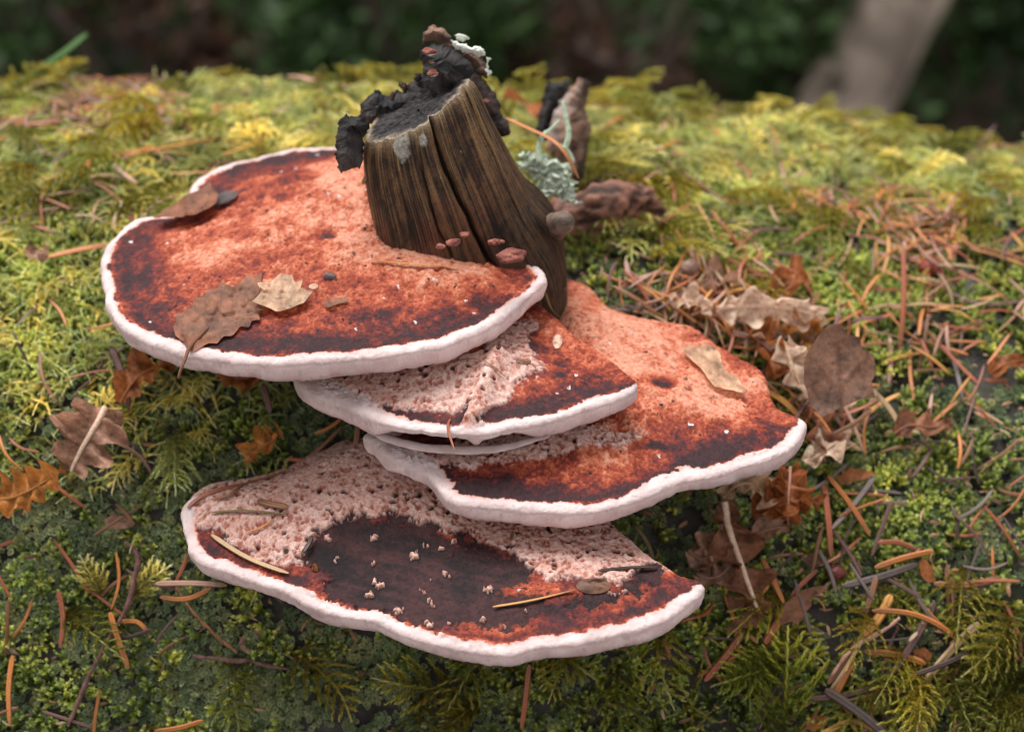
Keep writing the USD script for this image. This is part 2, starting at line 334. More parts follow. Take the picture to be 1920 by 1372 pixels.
def worley(uv, spacing, seed):
    r = np.random.default_rng(seed); lo, hi = uv.min(0) - spacing, uv.max(0) + spacing
    n = int(np.prod((hi - lo) / spacing)); pts = r.uniform(lo, hi, (n, 2)); d, i = cKDTree(pts).query(uv, k=2)
    return d[:, 0] / spacing, d[:, 1] / spacing, r.uniform(size=n)[i[:, 0]]
def blobs(pix, items):
    s = np.zeros(len(pix))
    for (x, y, rx, ry, rot, a) in items:
        c, n_ = math.cos(math.radians(rot)), math.sin(math.radians(rot)); dx, dy = pix[:, 0] - x, pix[:, 1] - y
        s += a * np.exp(-(((dx * c + dy * n_) / rx) ** 2 + ((-dx * n_ + dy * c) / ry) ** 2))
    return s
def skin(C, band, base, items, crust=None, bare=None, white_w=0.0046, notch=None, plain=None):
    """Colour, relief and white-margin mask of one cap. band: width of the dark band; base: how light the middle is."""
    d, q, pix, sd = C['d'], C['q'], C['pix'], C['seed']; pl = np.zeros(len(d)) if plain is None else plain(pix)
    d0, d = d, d + 0.03 * pl
    warp = np.column_stack([nz(q, 90, sd + 40, 3), nz(q, 90, sd + 41, 3)]) * 60
    pw = pix + warp
    f1 = nz(q, 60, sd + 42, 4); f2 = nz(q, 330, sd + 43, 4); f3 = nz(q, 1300, sd + 44, 2); f4 = nz(q, 22, sd + 47, 3)
    ac = np.column_stack([C['arc'] * 2600, d * 260, 0 * d]); streak = fbm(ac, 2, sd + 45) - 0.5
    bw = band * (1 + 0.9 * f4)
    v = lerp(0.20, base, smooth(bw * 0.30, bw * 2.2, d)) + blobs(pw, items) + 1.0 * f1 + 0.95 * f2 + 0.6 * f3 + 0.16 * streak * smooth(0.02, 0.004, d)
    v = v + 0.30 * np.exp(-((d - white_w) / 0.0010) ** 2)            # orange line where the margin starts
    v = v + 0.30 * (fbm(np.column_stack([d * 330 + 3.0 * f4 + 1.2 * f1, C['arc'] * 14, 0 * d + sd]), 3, sd + 51) - 0.5) * smooth(0.05, 0.015, d)
    pits = smooth(0.22, 0.30, nz(q, 330, sd + 46, 2)) * smooth(0.4, 0.75, v)
    col = ramp(np.clip(v, 0, 1)) * (1 - 0.75 * pits)[:, None]
    flake = smooth(0.5, 0.95, v)
    dz = 0.0007 * flake - 0.0006 * pits + 0.0016 * (fbm(np.column_stack([d * 170 + 2.0 * f4, C['arc'] * 9, 0 * d + sd]), 2, sd + 52) - 0.5) + 0.0006 * smooth(-0.05, 0.05, nz(q, 85, sd + 48, 3)) * flake
    specks = worley(C['uv'], 0.0060, sd + 60)
    sp = (specks[0] + 0.22 * f3 + 0.15 * f2 < 0.005 + 0.10 * specks[2]) & (specks[2] > 0.72)
    col[sp] = np.where((specks[2][sp] > 0.965)[:, None], np.array([0.72, 0.70, 0.72]), np.array([0.022, 0.016, 0.016]))
    if crust is not None:
        cm = crust(pw)                                   # 0..1
        wv = C['uv'] + 0.0034 * np.column_stack([nz(q, 330, sd + 73, 3), nz(q, 330, sd + 74, 3)]); w1, w2, wi = worley(wv * [1, 0.8], 0.0019, sd + 70); b1, b2, bi = worley(wv, 0.0060, sd + 71)
        rough = nz(q, 500, sd + 72, 3)
        pit = smooth(0.50, 0.22, w1 + 0.5 * rough) * smooth(0.2, 0.7, wi); hole = smooth(0.06 + 0.20 * bi, 0.02 + 0.13 * bi, b1) * (bi > 0.5)
        m = smooth(0.42, 0.56, cm + 0.55 * f2 + 0.30 * f3)
        tone = np.clip(0.5 + 1.2 * rough + 0.6 * f1, 0, 1)[:, None]
        cc = lerp(np.array([0.52, 0.245, 0.185]), np.array([0.72, 0.53, 0.47]), tone)
        cc = lerp(cc, np.array([0.33, 0.085, 0.050]), (pit * 0.8)[:, None]); cc = lerp(cc, np.array([0.035, 0.016, 0.014]), (hole * 0.95)[:, None])
        rimc = np.exp(-((cm + 0.55 * f2 + 0.30 * f3 - 0.50) / 0.035) ** 2)
        cc = lerp(cc, np.array([0.78, 0.66, 0.63]), (rimc * 0.55)[:, None])
        col = lerp(col, cc, m[:, None]); dz = lerp(dz, 0.0012 - 0.0008 * pit - 0.0014 * hole + 0.0012 * rough, m)
    if bare is not None:
        bm = bare(pw); m = smooth(0.40, 0.50, bm + 0.9 * f2 + 0.5 * f3 + 0.9 * f1)
        dk = lerp(np.array([0.014, 0.008, 0.009]), np.array([0.056, 0.021, 0.022]), np.clip(0.42 + 1.6 * f1 + 1.6 * f2 + f3 + (fbm(np.column_stack([d * 420, C['arc'] * 30, 0 * d]), 3, sd + 53) - 0.5) * 1.2, 0, 1)[:, None])
        gl = worley(wv, 0.0095, sd + 80); bit = (gl[0] + 0.5 * f3 + 0.3 * f2 < 0.02 + 0.14 * gl[2] ** 3) & (gl[2] > 0.45)
        dk = np.where(bit[:, None], np.array([0.66, 0.40, 0.32]), dk)
        col = lerp(col, dk, m[:, None]); dz = lerp(dz, -0.0006 + 0.0014 * bit + 0.0003 * f2, m)
    ww = white_w * (1 + 0.6 * f4 + 0.8 * f2 + 1.0 * nz(p3(np.column_stack([C['arc'], 0 * d]), sd), 60, sd + 55, 2) + 0.9 * nz(p3(np.column_stack([C['arc'], 0 * d]), sd), 210, sd + 50, 4))
    ww = ww * (1.0 if notch is None else notch(pix))
    white = smooth(ww * 1.32, ww * 0.66, d + 0.0008 * f3)
    return col, dz, white

# -- 1: the topmost, round the stump
B1 = [(366,352),(379,337),(405,321),(435,309),(487,296),(562,283),(630,277),(690,278),(760,290),(830,318),(885,370),(925,420),(955,460),(985,487),(1008,510),(1013,522),(1006,532),(990,545),(970,562),(925,597),(880,619),(846,634),(825,641),(769,651),(712,659),(656,664),(581,669),(525,673),(469,671),(412,664),(375,659),(337,652),(292,637),(251,615),(221,587),(206,547),(202,510),(204,480),(216,450),(236,427),(262,412),(290,407),(330,400),(356,385),(362,368)]
def dome1(d, uv, pix): return 0.0060 * smooth(0.004, 0.055, d) + 0.005 * np.exp(-(((pix[:, 0] - 700) / 190) ** 2 + ((pix[:, 1] - 400) / 90) ** 2)) * smooth(0.004, 0.03, d)
I1 = [(640,380,120,70,10,0.34),(800,490,180,48,12,0.38),(640,330,60,35,20,0.2),(455,560,80,28,-25,0.40),(400,480,110,30,-8,0.16),(612,440,17,13,0,-1.0),(430,290,230,35,-8,-0.22),(560,330,70,30,-15,-0.25),
      (270,470,60,60,0,-0.18),(560,590,140,24,5,0.05),(900,540,110,26,-18,-0.05),(660,610,240,28,-3,-0.22),(300,560,60,60,30,-0.1),(520,640,300,16,2,-0.2)]
b1 = bracket('large topmost bracket fungus wrapped round the broken stump with brown leaves on it', B1, (850, 430, 0.822), math.radians(11), math.radians(-2), 0.0090, dome1,
             lambda C: skin(C, 0.0130, 0.59, I1), 1)
# -- 3: the right-hand one running back to the log
B3 = [(693,815),(712,826),(730,845),(782,871),(820,897),(838,920),(860,934),(914,940),(970,946),(1045,951),(1105,949),(1125,947),(1185,930),(1237,908),(1279,893),(1327,885),(1391,866),(1440,851),(1462,842),(1485,824),(1500,800),(1502,790),(1492,783),(1450,766),(1431,735),(1421,700),(1395,680),(1357,660),(1327,640),(1290,615),(1222,603),(1177,594),(1129,574),(1099,543),(1070,530),(1030,540),(980,600),(930,680),(830,760),(740,800)]
def dome3(d, uv, pix): return 0.010 * smooth(0.004, 0.06, d) + 0.007 * np.exp(-(((pix[:, 0] - 1120) / 110) ** 2 + ((pix[:, 1] - 620) / 80) ** 2)) * smooth(0.0, 0.012, d)
I3 = [(1170,640,190,75,25,0.30),(1300,730,180,60,25,0.15),(1180,830,200,40,-8,0.12),(1030,930,260,26,3,-0.28),(1330,860,130,20,-18,-0.30),(1450,800,50,40,0,-0.25),(900,890,80,30,20,-0.15),(1235,722,26,13,0,-1.0),(1222,832,24,9,-8,-1.2),(1400,690,40,50,0,-0.15),(1160,690,60,18,20,0.15)]
def crust3(p): return np.exp(-(((p[:, 0] - 960) / 260) ** 2 + ((p[:, 1] - 835 + (p[:, 0] - 960) * 0.10) / 42) ** 2)) * 0.95
def notch3(p): return 1 + 1.1 * smooth(930, 720, p[:, 0]) + 0.9 * np.exp(-(((p[:, 0] - 1260) / 45) ** 2)) * (p[:, 1] > 850)
# -- 2: the small one tucked below the topmost
B2 = [(558,706),(600,735),(651,752),(700,775),(745,790),(790,799),(835,802),(880,805),(925,801),(970,790),(1026,782),(1082,763),(1139,745),(1176,728),(1182,720),(1170,706),(1150,688),(1101,655),(1060,625),(1020,585),(960,560),(880,560),(760,600),(650,650),(580,690)]
def dome2(d, uv, pix): return 0.008 * smooth(0.004, 0.05, d) + 0.004 * np.exp(-((pix[:, 0] - 905 - (755 - pix[:, 1]) * 0.55) / 22) ** 2) * (pix[:, 1] > 690) * smooth(0.002, 0.008, d)
I2 = [(1060,660,130,40,25,0.15),(1040,755,120,22,-18,-0.22),(960,780,50,20,0,-0.25),(1010,612,60,30,20,0.35),(1000,640,45,20,20,-0.55),(800,780,90,14,8,-0.2),(1040,690,14,8,0,-0.9),(1130,700,30,20,0,-0.1)]
def crust2(p): return np.exp(-(((p[:, 0] - 780) / 190) ** 2 + ((p[:, 1] - 705 - (p[:, 0] - 780) * 0.05) / 62) ** 4)) + 0.8 * np.exp(-(((p[:, 0] - 905 - (755 - p[:, 1]) * 0.55) / 24) ** 2)) * (p[:, 1] > 690) + np.exp(-(((p[:, 0] - 950) / 60) ** 2 + ((p[:, 1] - 640) / 50) ** 2))
def notch2(p): return 1 + 1.3 * smooth(760, 600, p[:, 0])
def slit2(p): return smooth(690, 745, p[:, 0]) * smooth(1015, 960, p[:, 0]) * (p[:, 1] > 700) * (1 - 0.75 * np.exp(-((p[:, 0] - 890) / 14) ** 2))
b3 = bracket('right-hand bracket fungus running back to the log with a pale leaf on its far side', B3, (1075, 560, 0.848), math.radians(12), math.radians(-1), 0.0090, dome3,
             lambda C: skin(C, 0.0112, 0.58, I3, crust3, notch=notch3, plain=lambda p: smooth(-12, 12, np.interp(p[:, 0], [1000, 1050, 1130, 1225, 1300, 1400, 1470, 1495, 1510], [640, 640, 650, 690, 720, 770, 795, 790, 700]) - p[:, 1])), 3)
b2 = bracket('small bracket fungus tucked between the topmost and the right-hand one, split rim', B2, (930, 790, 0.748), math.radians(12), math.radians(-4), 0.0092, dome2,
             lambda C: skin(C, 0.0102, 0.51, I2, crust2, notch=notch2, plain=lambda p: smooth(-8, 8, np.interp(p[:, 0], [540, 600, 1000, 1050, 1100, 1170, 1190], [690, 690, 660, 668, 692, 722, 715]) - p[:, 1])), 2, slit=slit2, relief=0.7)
lp = spline([(640, 772), (672, 793), (715, 817), (764, 833), (810, 841), (850, 843), (900, 844), (940, 840), (985, 829), (1030, 815)], 120); hv = 0.0105
dl = rays(lp); tl_ = ((b2['P0'] - CAM) @ b2['n'] - hv) / (dl @ b2['n']); Lp = CAM + dl * tl_[:, None] + FWD * 0.0015
lw = 0.0017 * np.sin(np.linspace(0.25, np.pi - 0.25, 120)) ** 0.5; v, f = tube(Lp, lw * (1 + 0.5 * nz(Lp, 200, 77, 3)), 14, 1.0, b2['n'])
v = v + 0.0007 * np.column_stack([nz(v, 260, 78 + k, 3) for k in range(3)])
obj('lower_lip', v, f, M_margin, b2['prim'], lerp(np.array([0.58, 0.46, 0.45]), np.array([0.40, 0.28, 0.27]), np.clip(0.5 + 2 * nz(v, 190, 79, 3), 0, 1)[:, None]), loc=b2['P0'])
# -- 4: the lowest
B4 = [(352,950),(350,975),(357,1005),(375,1038),(420,1058),(469,1077),(525,1095),(555,1108),(600,1131),(656,1147),(712,1156),(750,1175),(806,1194),(862,1206),(919,1213),(956,1216),(995,1205),(1062,1198),(1137,1183),(1205,1166),(1242,1152),(1287,1120),(1308,1100),(1302,1090),(1265,1080),(1231,1058),(1205,1040),(1175,1012),(1140,980),(1060,930),(960,880),(860,840),(760,815),(660,825),(600,850),(532,880),(470,898),(420,908),(380,922)]
def dome4(d, uv, pix): return 0.004 * smooth(0.004, 0.03, d) + 0.006 * smooth(1040, 880, pix[:, 1]) * smooth(0.004, 0.02, d)
I4 = [(900,1170,260,14,6,0.14),(1160,1130,110,26,-10,0.14),(400,990,60,50,20,0.05),(700,1120,120,14,14,-0.05),(980,1120,60,16,-5,0.1)]
BARE = [(600,1075),(575,1040),(625,985),(660,976),(800,984),(850,1012),(930,1025),(975,1040),(1000,1075),(930,1100),(1050,1118),(1180,1090),(1225,1062),(1238,1082),(1190,1112),(1100,1146),(980,1160),(860,1168),(760,1154),(660,1122)]
BTREE = [None]
def bare4(p):
    pg = Polygon(spline(BARE, 300, True)).buffer(0); shapely.prepare(pg); ins = shapely.contains_xy(pg, p[:, 0], p[:, 1])
    t = cKDTree(shapely.get_coordinates(shapely.line_interpolate_point(pg.exterior, np.arange(0, pg.exterior.length, 2.0)))) if pg.geom_type == 'Polygon' else cKDTree(np.vstack([shapely.get_coordinates(g) for g in pg.geoms]))
    dist = t.query(p)[0]; return 0.5 + np.where(ins, 1, -1) * np.clip(dist / 60, 0, 0.5)
def crust4(p):
    lower = np.interp(p[:, 0], [330, 380, 460, 560, 640, 700, 860, 930, 1000, 1060, 1150, 1210, 1260], [900, 985, 1035, 1062, 1035, 985, 1000, 1030, 1070, 1085, 1092, 1075, 1062])
    return np.clip(0.5 + (lower - p[:, 1]) / 70, 0, 1) * (1 - smooth(0.4, 0.6, bare4(p)) * 0.9)
b4 = bracket('lowest bracket fungus with pink pitted crust and a bare black patch in the middle', B4, (930, 1180, 0.722), math.radians(11), math.radians(-3), 0.0082, dome4,
             lambda C: skin(C, 0.0085, 0.50, I4, crust4, bare4, plain=lambda p: smooth(-8, 8, np.interp(p[:, 0], [340, 380, 470, 660, 1140, 1200, 1240, 1290, 1310], [930, 925, 915, 900, 1010, 1060, 1080, 1096, 1090]) - p[:, 1])), 4)
#STAGE2
# ------------------------------------------------------------------ the broken branch stump
def slab(name, outline, depth, th, mat, parent, colf, fibre=(0, 1), seed=0, tilt=0.0, yaw=0.0, w=None, step=0.0007, amp=0.0012, fscale=(620, 55), loc=None, rag=0.0010, facet=0.0055, flat=True):
    c = np.mean(outline, axis=0); Pc = at(c[0], c[1], depth)
    n = unit(-FWD + math.tan(tilt) * UPV + math.tan(yaw) * RGT); e1 = unit(np.cross(UPV, n)); e2 = np.cross(n, e1)
    d = rays(shapely.get_coordinates(Polygon(outline).exterior.segmentize(2.5))[:-1]); t = ((Pc - CAM) @ n) / (d @ n); W = CAM + d * t[:, None] - Pc
    uvp = np.column_stack([W @ e1, W @ e2]); uvp = uvp + rag * (np.column_stack([nz(p3(uvp, seed), 260, seed + 90, 2), nz(p3(uvp, seed), 260, seed + 91, 2)]) * 4 + np.column_stack([nz(p3(uvp, seed), 1100, seed + 92, 2), nz(p3(uvp, seed), 1100, seed + 93, 2)]) * 2.5)
    pg = Polygon(uvp).buffer(0)
    if pg.geom_type != 'Polygon': pg = max(pg.geoms, key=lambda g: g.area)
    w = w or th
    ang = np.linspace(0, np.pi / 2, 5)[1:]
    uv, f, n0 = fill(pg, [0] + list(w * (1 - np.cos(ang))), step, w * 1.05, 0.3, step)
    tree, s = edge_tree(pg, 0.0003); dd, _ = tree.query(uv); dd[:n0] = 0
    z = th * np.clip(dd / w, 0, 1) ** 0.62
    fd = unit(np.array(fibre, float)); along, across = uv @ fd, uv @ np.array([-fd[1], fd[0]])
    qf = np.column_stack([across * fscale[0], along * fscale[1], np.full(len(uv), seed * 3.1)])
    fib = fbm(qf, 4, seed + 5) - 0.5; lump = nz(p3(uv, seed), 130, seed + 6, 3)
    fa = np.column_stack([along * 0.45, across]); rr_ = np.random.default_rng(seed + 300); lo, hi = fa.min(0) - .004, fa.max(0) + .004; nc = int(np.prod((hi - lo) / facet) * 1.6) + 4
    cp = rr_.uniform(lo, hi, (nc, 2)); sl_ = rr_.normal(0, 0.55, (nc, 2)); off = rr_.normal(0, 0.7, nc); _, ci = cKDTree(cp).query(fa + 0.0012 * np.column_stack([fib, lump])); fz = ((fa - cp[ci]) * sl_[ci]).sum(1) + off[ci] * amp
    z1 = z + np.clip(dd / w, 0, 1) * (amp * (3.6 * fib + 1.0 * lump) + fz)
    V1 = Pc + uv[:, :1] * e1 + uv[:, 1:] * e2 + z1[:, None] * n
    V2 = Pc + uv[:, :1] * e1 + uv[:, 1:] * e2 - z[:, None] * n
    m = np.arange(len(uv)) + len(uv); m[:n0] = np.arange(n0)
    V = np.vstack([V1, V2]); F = np.vstack([f, m[f][:, ::-1]])
    pix, _ = project(V)
    return obj(name, V, F, mat, parent, colf(dict(pix=pix, fib=np.r_[fib, fib], lump=np.r_[lump, lump], q=V, d=np.r_[dd, dd])), loc=loc, flat=flat)
WD = lambda *c: np.array(c)
def char(C):
    t = np.clip(0.45 + 3.0 * C['fib'] + 0.9 * C['lump'], 0, 1)[:, None]
    return lerp(WD(0.005, 0.0045, 0.005), WD(0.065, 0.055, 0.052), t ** 2.0)
def brownwood(C):
    t = np.clip(0.45 + 3.0 * C['fib'] + 1.1 * C['lump'], 0, 1)[:, None]
    return lerp(WD(0.028, 0.017, 0.012), WD(0.24, 0.14, 0.10), t ** 1.4)
at0 = at
def at(px, py, depth): return at0(px, py, depth - 0.030)
RINGS = np.array([[784, 207, 0.826, 114], [803, 285, 0.832, 126], [828, 355, 0.838, 140], [855, 420, 0.845, 156], [884, 480, 0.855, 174], [910, 560, 0.868, 156], [932, 640, 0.880, 145]], float)
base = at(930, 520, 0.86)
st = thing('branch_stump', 'broken dark brown branch stump with charred top and a lengthwise crack', 'tree stump', loc=base)
nr_, na = 150, 620
tt = np.linspace(0, 1, len(RINGS)); R5 = np.column_stack([CubicSpline(tt, RINGS[:, k])(np.linspace(0, 1, nr_)) for k in range(4)])
cen = np.array([at(*r[:3]) for r in R5]); rx = R5[:, 3] * K * R5[:, 2]
ax = unit(np.gradient(cen, axis=0)); rt = unit(RGT - ax * (ax @ RGT)[:, None]); bk = np.cross(ax, rt); bk = np.where((bk @ FWD)[:, None] < 0, -bk, bk)
ph = np.arange(na) / na * 2 * np.pi      # 0 = right, -90 deg = front
tcol = np.linspace(0, 1, nr_)[:, None]
cyl = np.stack([np.cos(ph)[None] * 2.2 + 0 * tcol, np.sin(ph)[None] * 2.2 + 0 * tcol, tcol * 1.3 + 0 * ph[None]], -1)
fibs = fbm(cyl * [10, 10, 0.9] + 11, 4, 101) - 0.5; fine = fbm(cyl * [52, 52, 2.2] + 5, 3, 102) - 0.5; lumps = fbm(cyl * [1.6, 1.6, 2.5] + 3, 2, 103) - 0.5
rad = (np.abs(np.cos(ph)) ** 3.2 + np.abs(np.sin(ph)) ** 3.2)[None] ** (-1 / 3.2) * 0.955 + 0.06 * np.exp(-((ph - 5.45) / 0.16) ** 2)[None] + 0.07 * lumps + 0.032 * fibs + 0.022 * fine + 0.016 * (fbm(cyl * [16, 16, 9] + 9, 4, 104) - 0.5)
def crackf(ph0, width, depth, t0, t1, wob, sd):
    c = ph0 + wob * (fbm(np.column_stack([tcol[:, 0] * 5, 0 * tcol[:, 0], 0 * tcol[:, 0]]), 3, sd) - 0.5)[:, None] + 0.10 * (tcol - 0.3)
    dphi = (ph[None] - c + np.pi) % (2 * np.pi) - np.pi
    return depth * np.exp(-(dphi / width) ** 2) * smooth(t0 - 0.05, t0 + 0.02, tcol) * smooth(t1 + 0.06, t1 - 0.05, tcol)
ck = crackf(-1.28, 0.028, 0.16, -0.2, 0.62, 0.16, 110) + crackf(-1.62, 0.016, 0.07, 0.1, 0.6, 0.2, 111) + crackf(-0.72, 0.014, 0.05, 0.05, 0.5, 0.2, 112) + crackf(-2.05, 0.012, 0.035, 0.25, 0.7, 0.2, 113)
rad = rad - ck
lip = 0.0022 * np.exp(-tcol * 40)          # rounded shoulder at the cut
depth_ratio = 0.74
SV = cen[:, None] + (rx[:, None] * rad - lip)[..., None] * (np.cos(ph)[None, :, None] * rt[:, None] + depth_ratio * np.sin(ph)[None, :, None] * bk[:, None])
# slanting cut: higher on the right and at the back
cut = (0.0075 * np.cos(ph) + 0.0035 * np.sin(ph) + 0.0055 * np.exp(-((ph - 5.55) / 0.35) ** 2) + 0.0018 * (fbm(cyl[0] * [3, 3, 1], 3, 120) - 0.5) * 2)
SV = SV - ax[:1, None] * (cut[None] * (1 - smooth(0, 0.45, tcol)))[..., None]
side = SV.reshape(-1, 3); sf = grid_faces(nr_, na, True)
spix, _ = project(side)
T2 = np.repeat(tcol, na, 1).ravel(); fb = fibs.ravel(); fn = fine.ravel(); lm = lumps.ravel()
g = np.clip(0.42 + 1.7 * fb + 2.2 * fn + 1.3 * nz(side * [1, 1, .45], 520, 133, 4) + 0.9 * nz(side * [1, 1, .6], 110, 134, 3), 0, 1)[:, None]
dk, mid, och = WD(0.020, 0.012, 0.009), WD(0.15, 0.078, 0.038), WD(0.34, 0.21, 0.085)
sc = lerp(dk, mid, g); ochm = np.clip(smooth(0.0, 0.25, 0.6 * fb + 0.8 * fn) * smooth(0.45, 0.05, T2) + np.exp(-T2 * 55) * 0.9, 0, 1)[:, None]
sc = lerp(sc, lerp(och, WD(0.36, 0.27, 0.18), np.exp(-T2 * 40)[:, None]), ochm * 0.55)
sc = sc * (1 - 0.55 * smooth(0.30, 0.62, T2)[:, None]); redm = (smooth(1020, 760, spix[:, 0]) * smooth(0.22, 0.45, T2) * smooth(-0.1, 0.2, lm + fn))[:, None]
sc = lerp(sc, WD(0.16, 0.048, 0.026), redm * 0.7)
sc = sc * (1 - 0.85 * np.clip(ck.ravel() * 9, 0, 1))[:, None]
wl = noise(side * 900 + 7, 130); sc[wl > 0.962] = (0.38, 0.32, 0.26)
for (cx, cy, ra, rb) in ((753, 277, 19, 26), (793, 262, 9, 15), (722, 252, 6, 7)):
    e = np.hypot((spix[:, 0] - cx) / ra, (spix[:, 1] - cy) / rb) + 0.9 * nz(side, 260, 131, 3)
    front = np.repeat((np.sin(ph) < 0.2)[None], nr_, 0).ravel(); mk = smooth(1.05, 0.8, e) * front
    sc = lerp(sc, lerp(WD(0.22, 0.20, 0.17), WD(0.42, 0.40, 0.36), np.clip(0.5 + 2 * nz(side, 700, 132, 2), 0, 1)[:, None]), mk[:, None] * 0.85)
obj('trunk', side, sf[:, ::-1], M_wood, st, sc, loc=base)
# cut face: rings shrinking inward with radial fibres
kr = 34; ss = np.linspace(1, 0.02, kr)
c0 = SV[0].mean(0); CV = c0 + (SV[0][None] - c0) * ss[:, None, None]
ridge = 0.0016 * (fbm(np.stack([np.cos(ph)[None] * ss[:, None] * 5, np.sin(ph)[None] * ss[:, None] * 16, 0 * ph[None] + 0 * ss[:, None]], -1), 4, 140) - 0.5) * 2
ridge = ridge * smooth(1.0, 0.9, ss)[:, None] - 0.001 * smooth(0.95, 0.3, ss)[:, None]
CV = CV - ax[0] * ridge[..., None]
cvr = CV.reshape(-1, 3); cr = np.repeat(ss[:, None], na, 1).ravel()
cn = np.clip(0.5 + 2.2 * (ridge.ravel() / 0.0032 + 0.3) + 0.6 * nz(cvr, 400, 141, 3), 0, 1)[:, None]
cc = lerp(WD(0.006, 0.0055, 0.006), WD(0.045, 0.037, 0.036), cn ** 1.5); cc = lerp(cc, WD(0.36, 0.28, 0.20), (smooth(0.86, 0.99, cr + 0.10 * nz(cvr, 300, 142, 3)) * 0.8)[:, None])
obj('cut_face', cvr, grid_faces(kr, na, True)[:, ::-1], M_wood, st, cc, loc=base)
# splinters standing on the back of the cut
Z1 = lambda pts: [(600 + x / 5.333, 30 + y / 5.333) for x, y in pts]
slab('broken_top', Z1([(1010,560),(990,440),(975,340),(1060,290),(1180,270),(1300,310),(1420,390),(1530,480),(1575,560),(1500,640),(1420,700),(1330,790),(1200,810),(1080,750),(1000,660)]), 0.833, 0.010, M_wood, st, char, (0.9, -0.35), 11, amp=0.0026, loc=base)
slab('broken_tip', Z1([(1040,290),(1020,200),(1070,120),(1170,98),(1260,150),(1310,230),(1340,300),(1260,310),(1150,270)]), 0.838, 0.008, M_wood, st, brownwood, (1, -0.2), 12, amp=0.0022, loc=base)
slab('bark_ridge', Z1([(1250,640),(1560,545),(1640,640),(1740,760),(1800,900),(1850,1040),(1900,1200),(1700,1250),(1500,1000)]), 0.846, 0.010, M_wood, st, lambda C: char(C) * WD(1.5, 1.1, 1.0), (0.5, -0.8), 13, amp=0.0026, loc=base)
slab('bark_plate', Z1([(1310,300),(1420,330),(1600,370),(1660,400),(1690,500),(1680,620),(1600,600),(1540,520),(1430,420)]), 0.846, 0.007, M_wood, st, lambda C: brownwood(C) * 0.7, (0.7, -0.7), 14, amp=0.0015, loc=base)
slab('charred_back', Z1([(480,1080),(380,1020),(400,900),(480,850),(600,720),(640,760),(690,800),(740,770),(800,780),(900,680),(1000,600),(1150,600),(1260,640),(1330,740),(1300,860),(1000,1000),(700,1080)]), 0.843, 0.008, M_wood, st, char, (0.8, 0.5), 15, amp=0.003, rag=0.0011, loc=base)
slab('charred_wedge', Z1([(140,1200),(170,1080),(270,985),(310,1040),(400,1010),(470,1080),(450,1250),(440,1390),(420,1520),(300,1560),(200,1590),(160,1480),(175,1330)]), 0.818, 0.007, M_wood, st, char, (0.3, 1), 16, amp=0.0024, fscale=(140, 260), loc=base)
for k, pts in enumerate(([(800,660),(830,650),(870,720),(860,770),(820,765)], [(930,570),(960,560),(1000,600),(990,660),(930,650)], [(705,770),(740,755),(775,800),(750,850),(710,830)], [(870,680),(890,665),(915,710),(900,760),(875,750)])):
    slab('splinter', Z1(pts), 0.836, 0.0018, M_wood, st, lambda C: char(C) * WD(1.4, 0.9, 0.7), (0.2, 1), 20 + k, step=0.0007, amp=0.0004, loc=base)
lich = lambda C: lerp(WD(0.40, 0.42, 0.34), WD(0.74, 0.76, 0.68), np.clip(0.6 + 2.4 * C['lump'] + C['fib'], 0, 1)[:, None])
slab('crust_lichen', Z1([(1310,250),(1360,265),(1450,280),(1560,300),(1650,350),(1655,385),(1600,395),(1500,400),(1420,360),(1340,310)]), 0.834, 0.0035, M_lichen, st, lich, (1, 0), 30, step=0.0006, amp=0.0022, loc=base)
slab('crust_lichen', Z1([(1350,195),(1420,170),(1490,195),(1480,230),(1430,260),(1380,230)]), 0.838, 0.003, M_lichen, st, lich, (1, 0), 31, step=0.0007, amp=0.0016, loc=base)
slab('crust_lichen', Z1([(1645,410),(1690,430),(1710,480),(1690,530),(1710,590),(1680,620),(1660,560),(1665,480)]), 0.838, 0.003, M_lichen, st, lich, (0, 1), 32, step=0.0007, amp=0.0016, loc=base)
# short side stub and a second low one
sp_ = np.array([at(1030, 430, 0.848), at(1048, 422, 0.835), at(1060, 415, 0.822)])
v, f = tube(spline(sp_, 14), np.r_[np.linspace(0.0062, 0.0046, 12), 0.0040, 0.0022], 20)
n_ = nz(v, 300, 150, 3); v = v + unit(v - sp_[1]) * (0.0012 * n_)[:, None]
obj('side_stub', v, f, M_wood, st, lerp(WD(0.05, 0.035, 0.03), WD(0.24, 0.17, 0.13), np.clip(0.5 + 2 * n_, 0, 1)[:, None]), loc=base)
# root flare at the right foot of the stump
# baby brackets and pink knobs on the stump
def knob(p, depth, r, label, flat=0.55):
    r = r * (0.8 if p[1] > 430 else 1.0)
    P = at(p[0], p[1], depth); a = thing('baby_bracket', label, 'fungus', loc=P); import trimesh
    s = trimesh.creation.icosphere(3, r); v = np.array(s.vertices) * [1.2, 1, 0.8]; f = np.array(s.faces)
    up = v[:, 2] / r; n_ = nz(v + P, 0.9 / r, int(p[0]), 3); v = v * (1 + 1.3 * n_)[:, None] * [1, 1, 0.75] + r * 0.3 * np.column_stack([nz(v + P, 260, 71, 2), nz(v + P, 260, 72, 2), 0 * n_])
    c = lerp(WD(0.34, 0.12, 0.085), WD(0.16, 0.05, 0.04), np.clip(0.5 + 2.5 * n_, 0, 1)[:, None])
    w = smooth(-0.25, -0.5, up + 0.5 * n_ + (0.0 if r > 0.0045 or p[1] < 200 else 0.5))[:, None]
    capf = (w[f].mean(1)[:, 0] < 0.5); c = lerp(c, WD(0.76, 0.66, 0.64), w)
    obj('cap', v, f[capf], M_cap, a, c); obj('margin', v, f[~capf], M_margin, a, c)
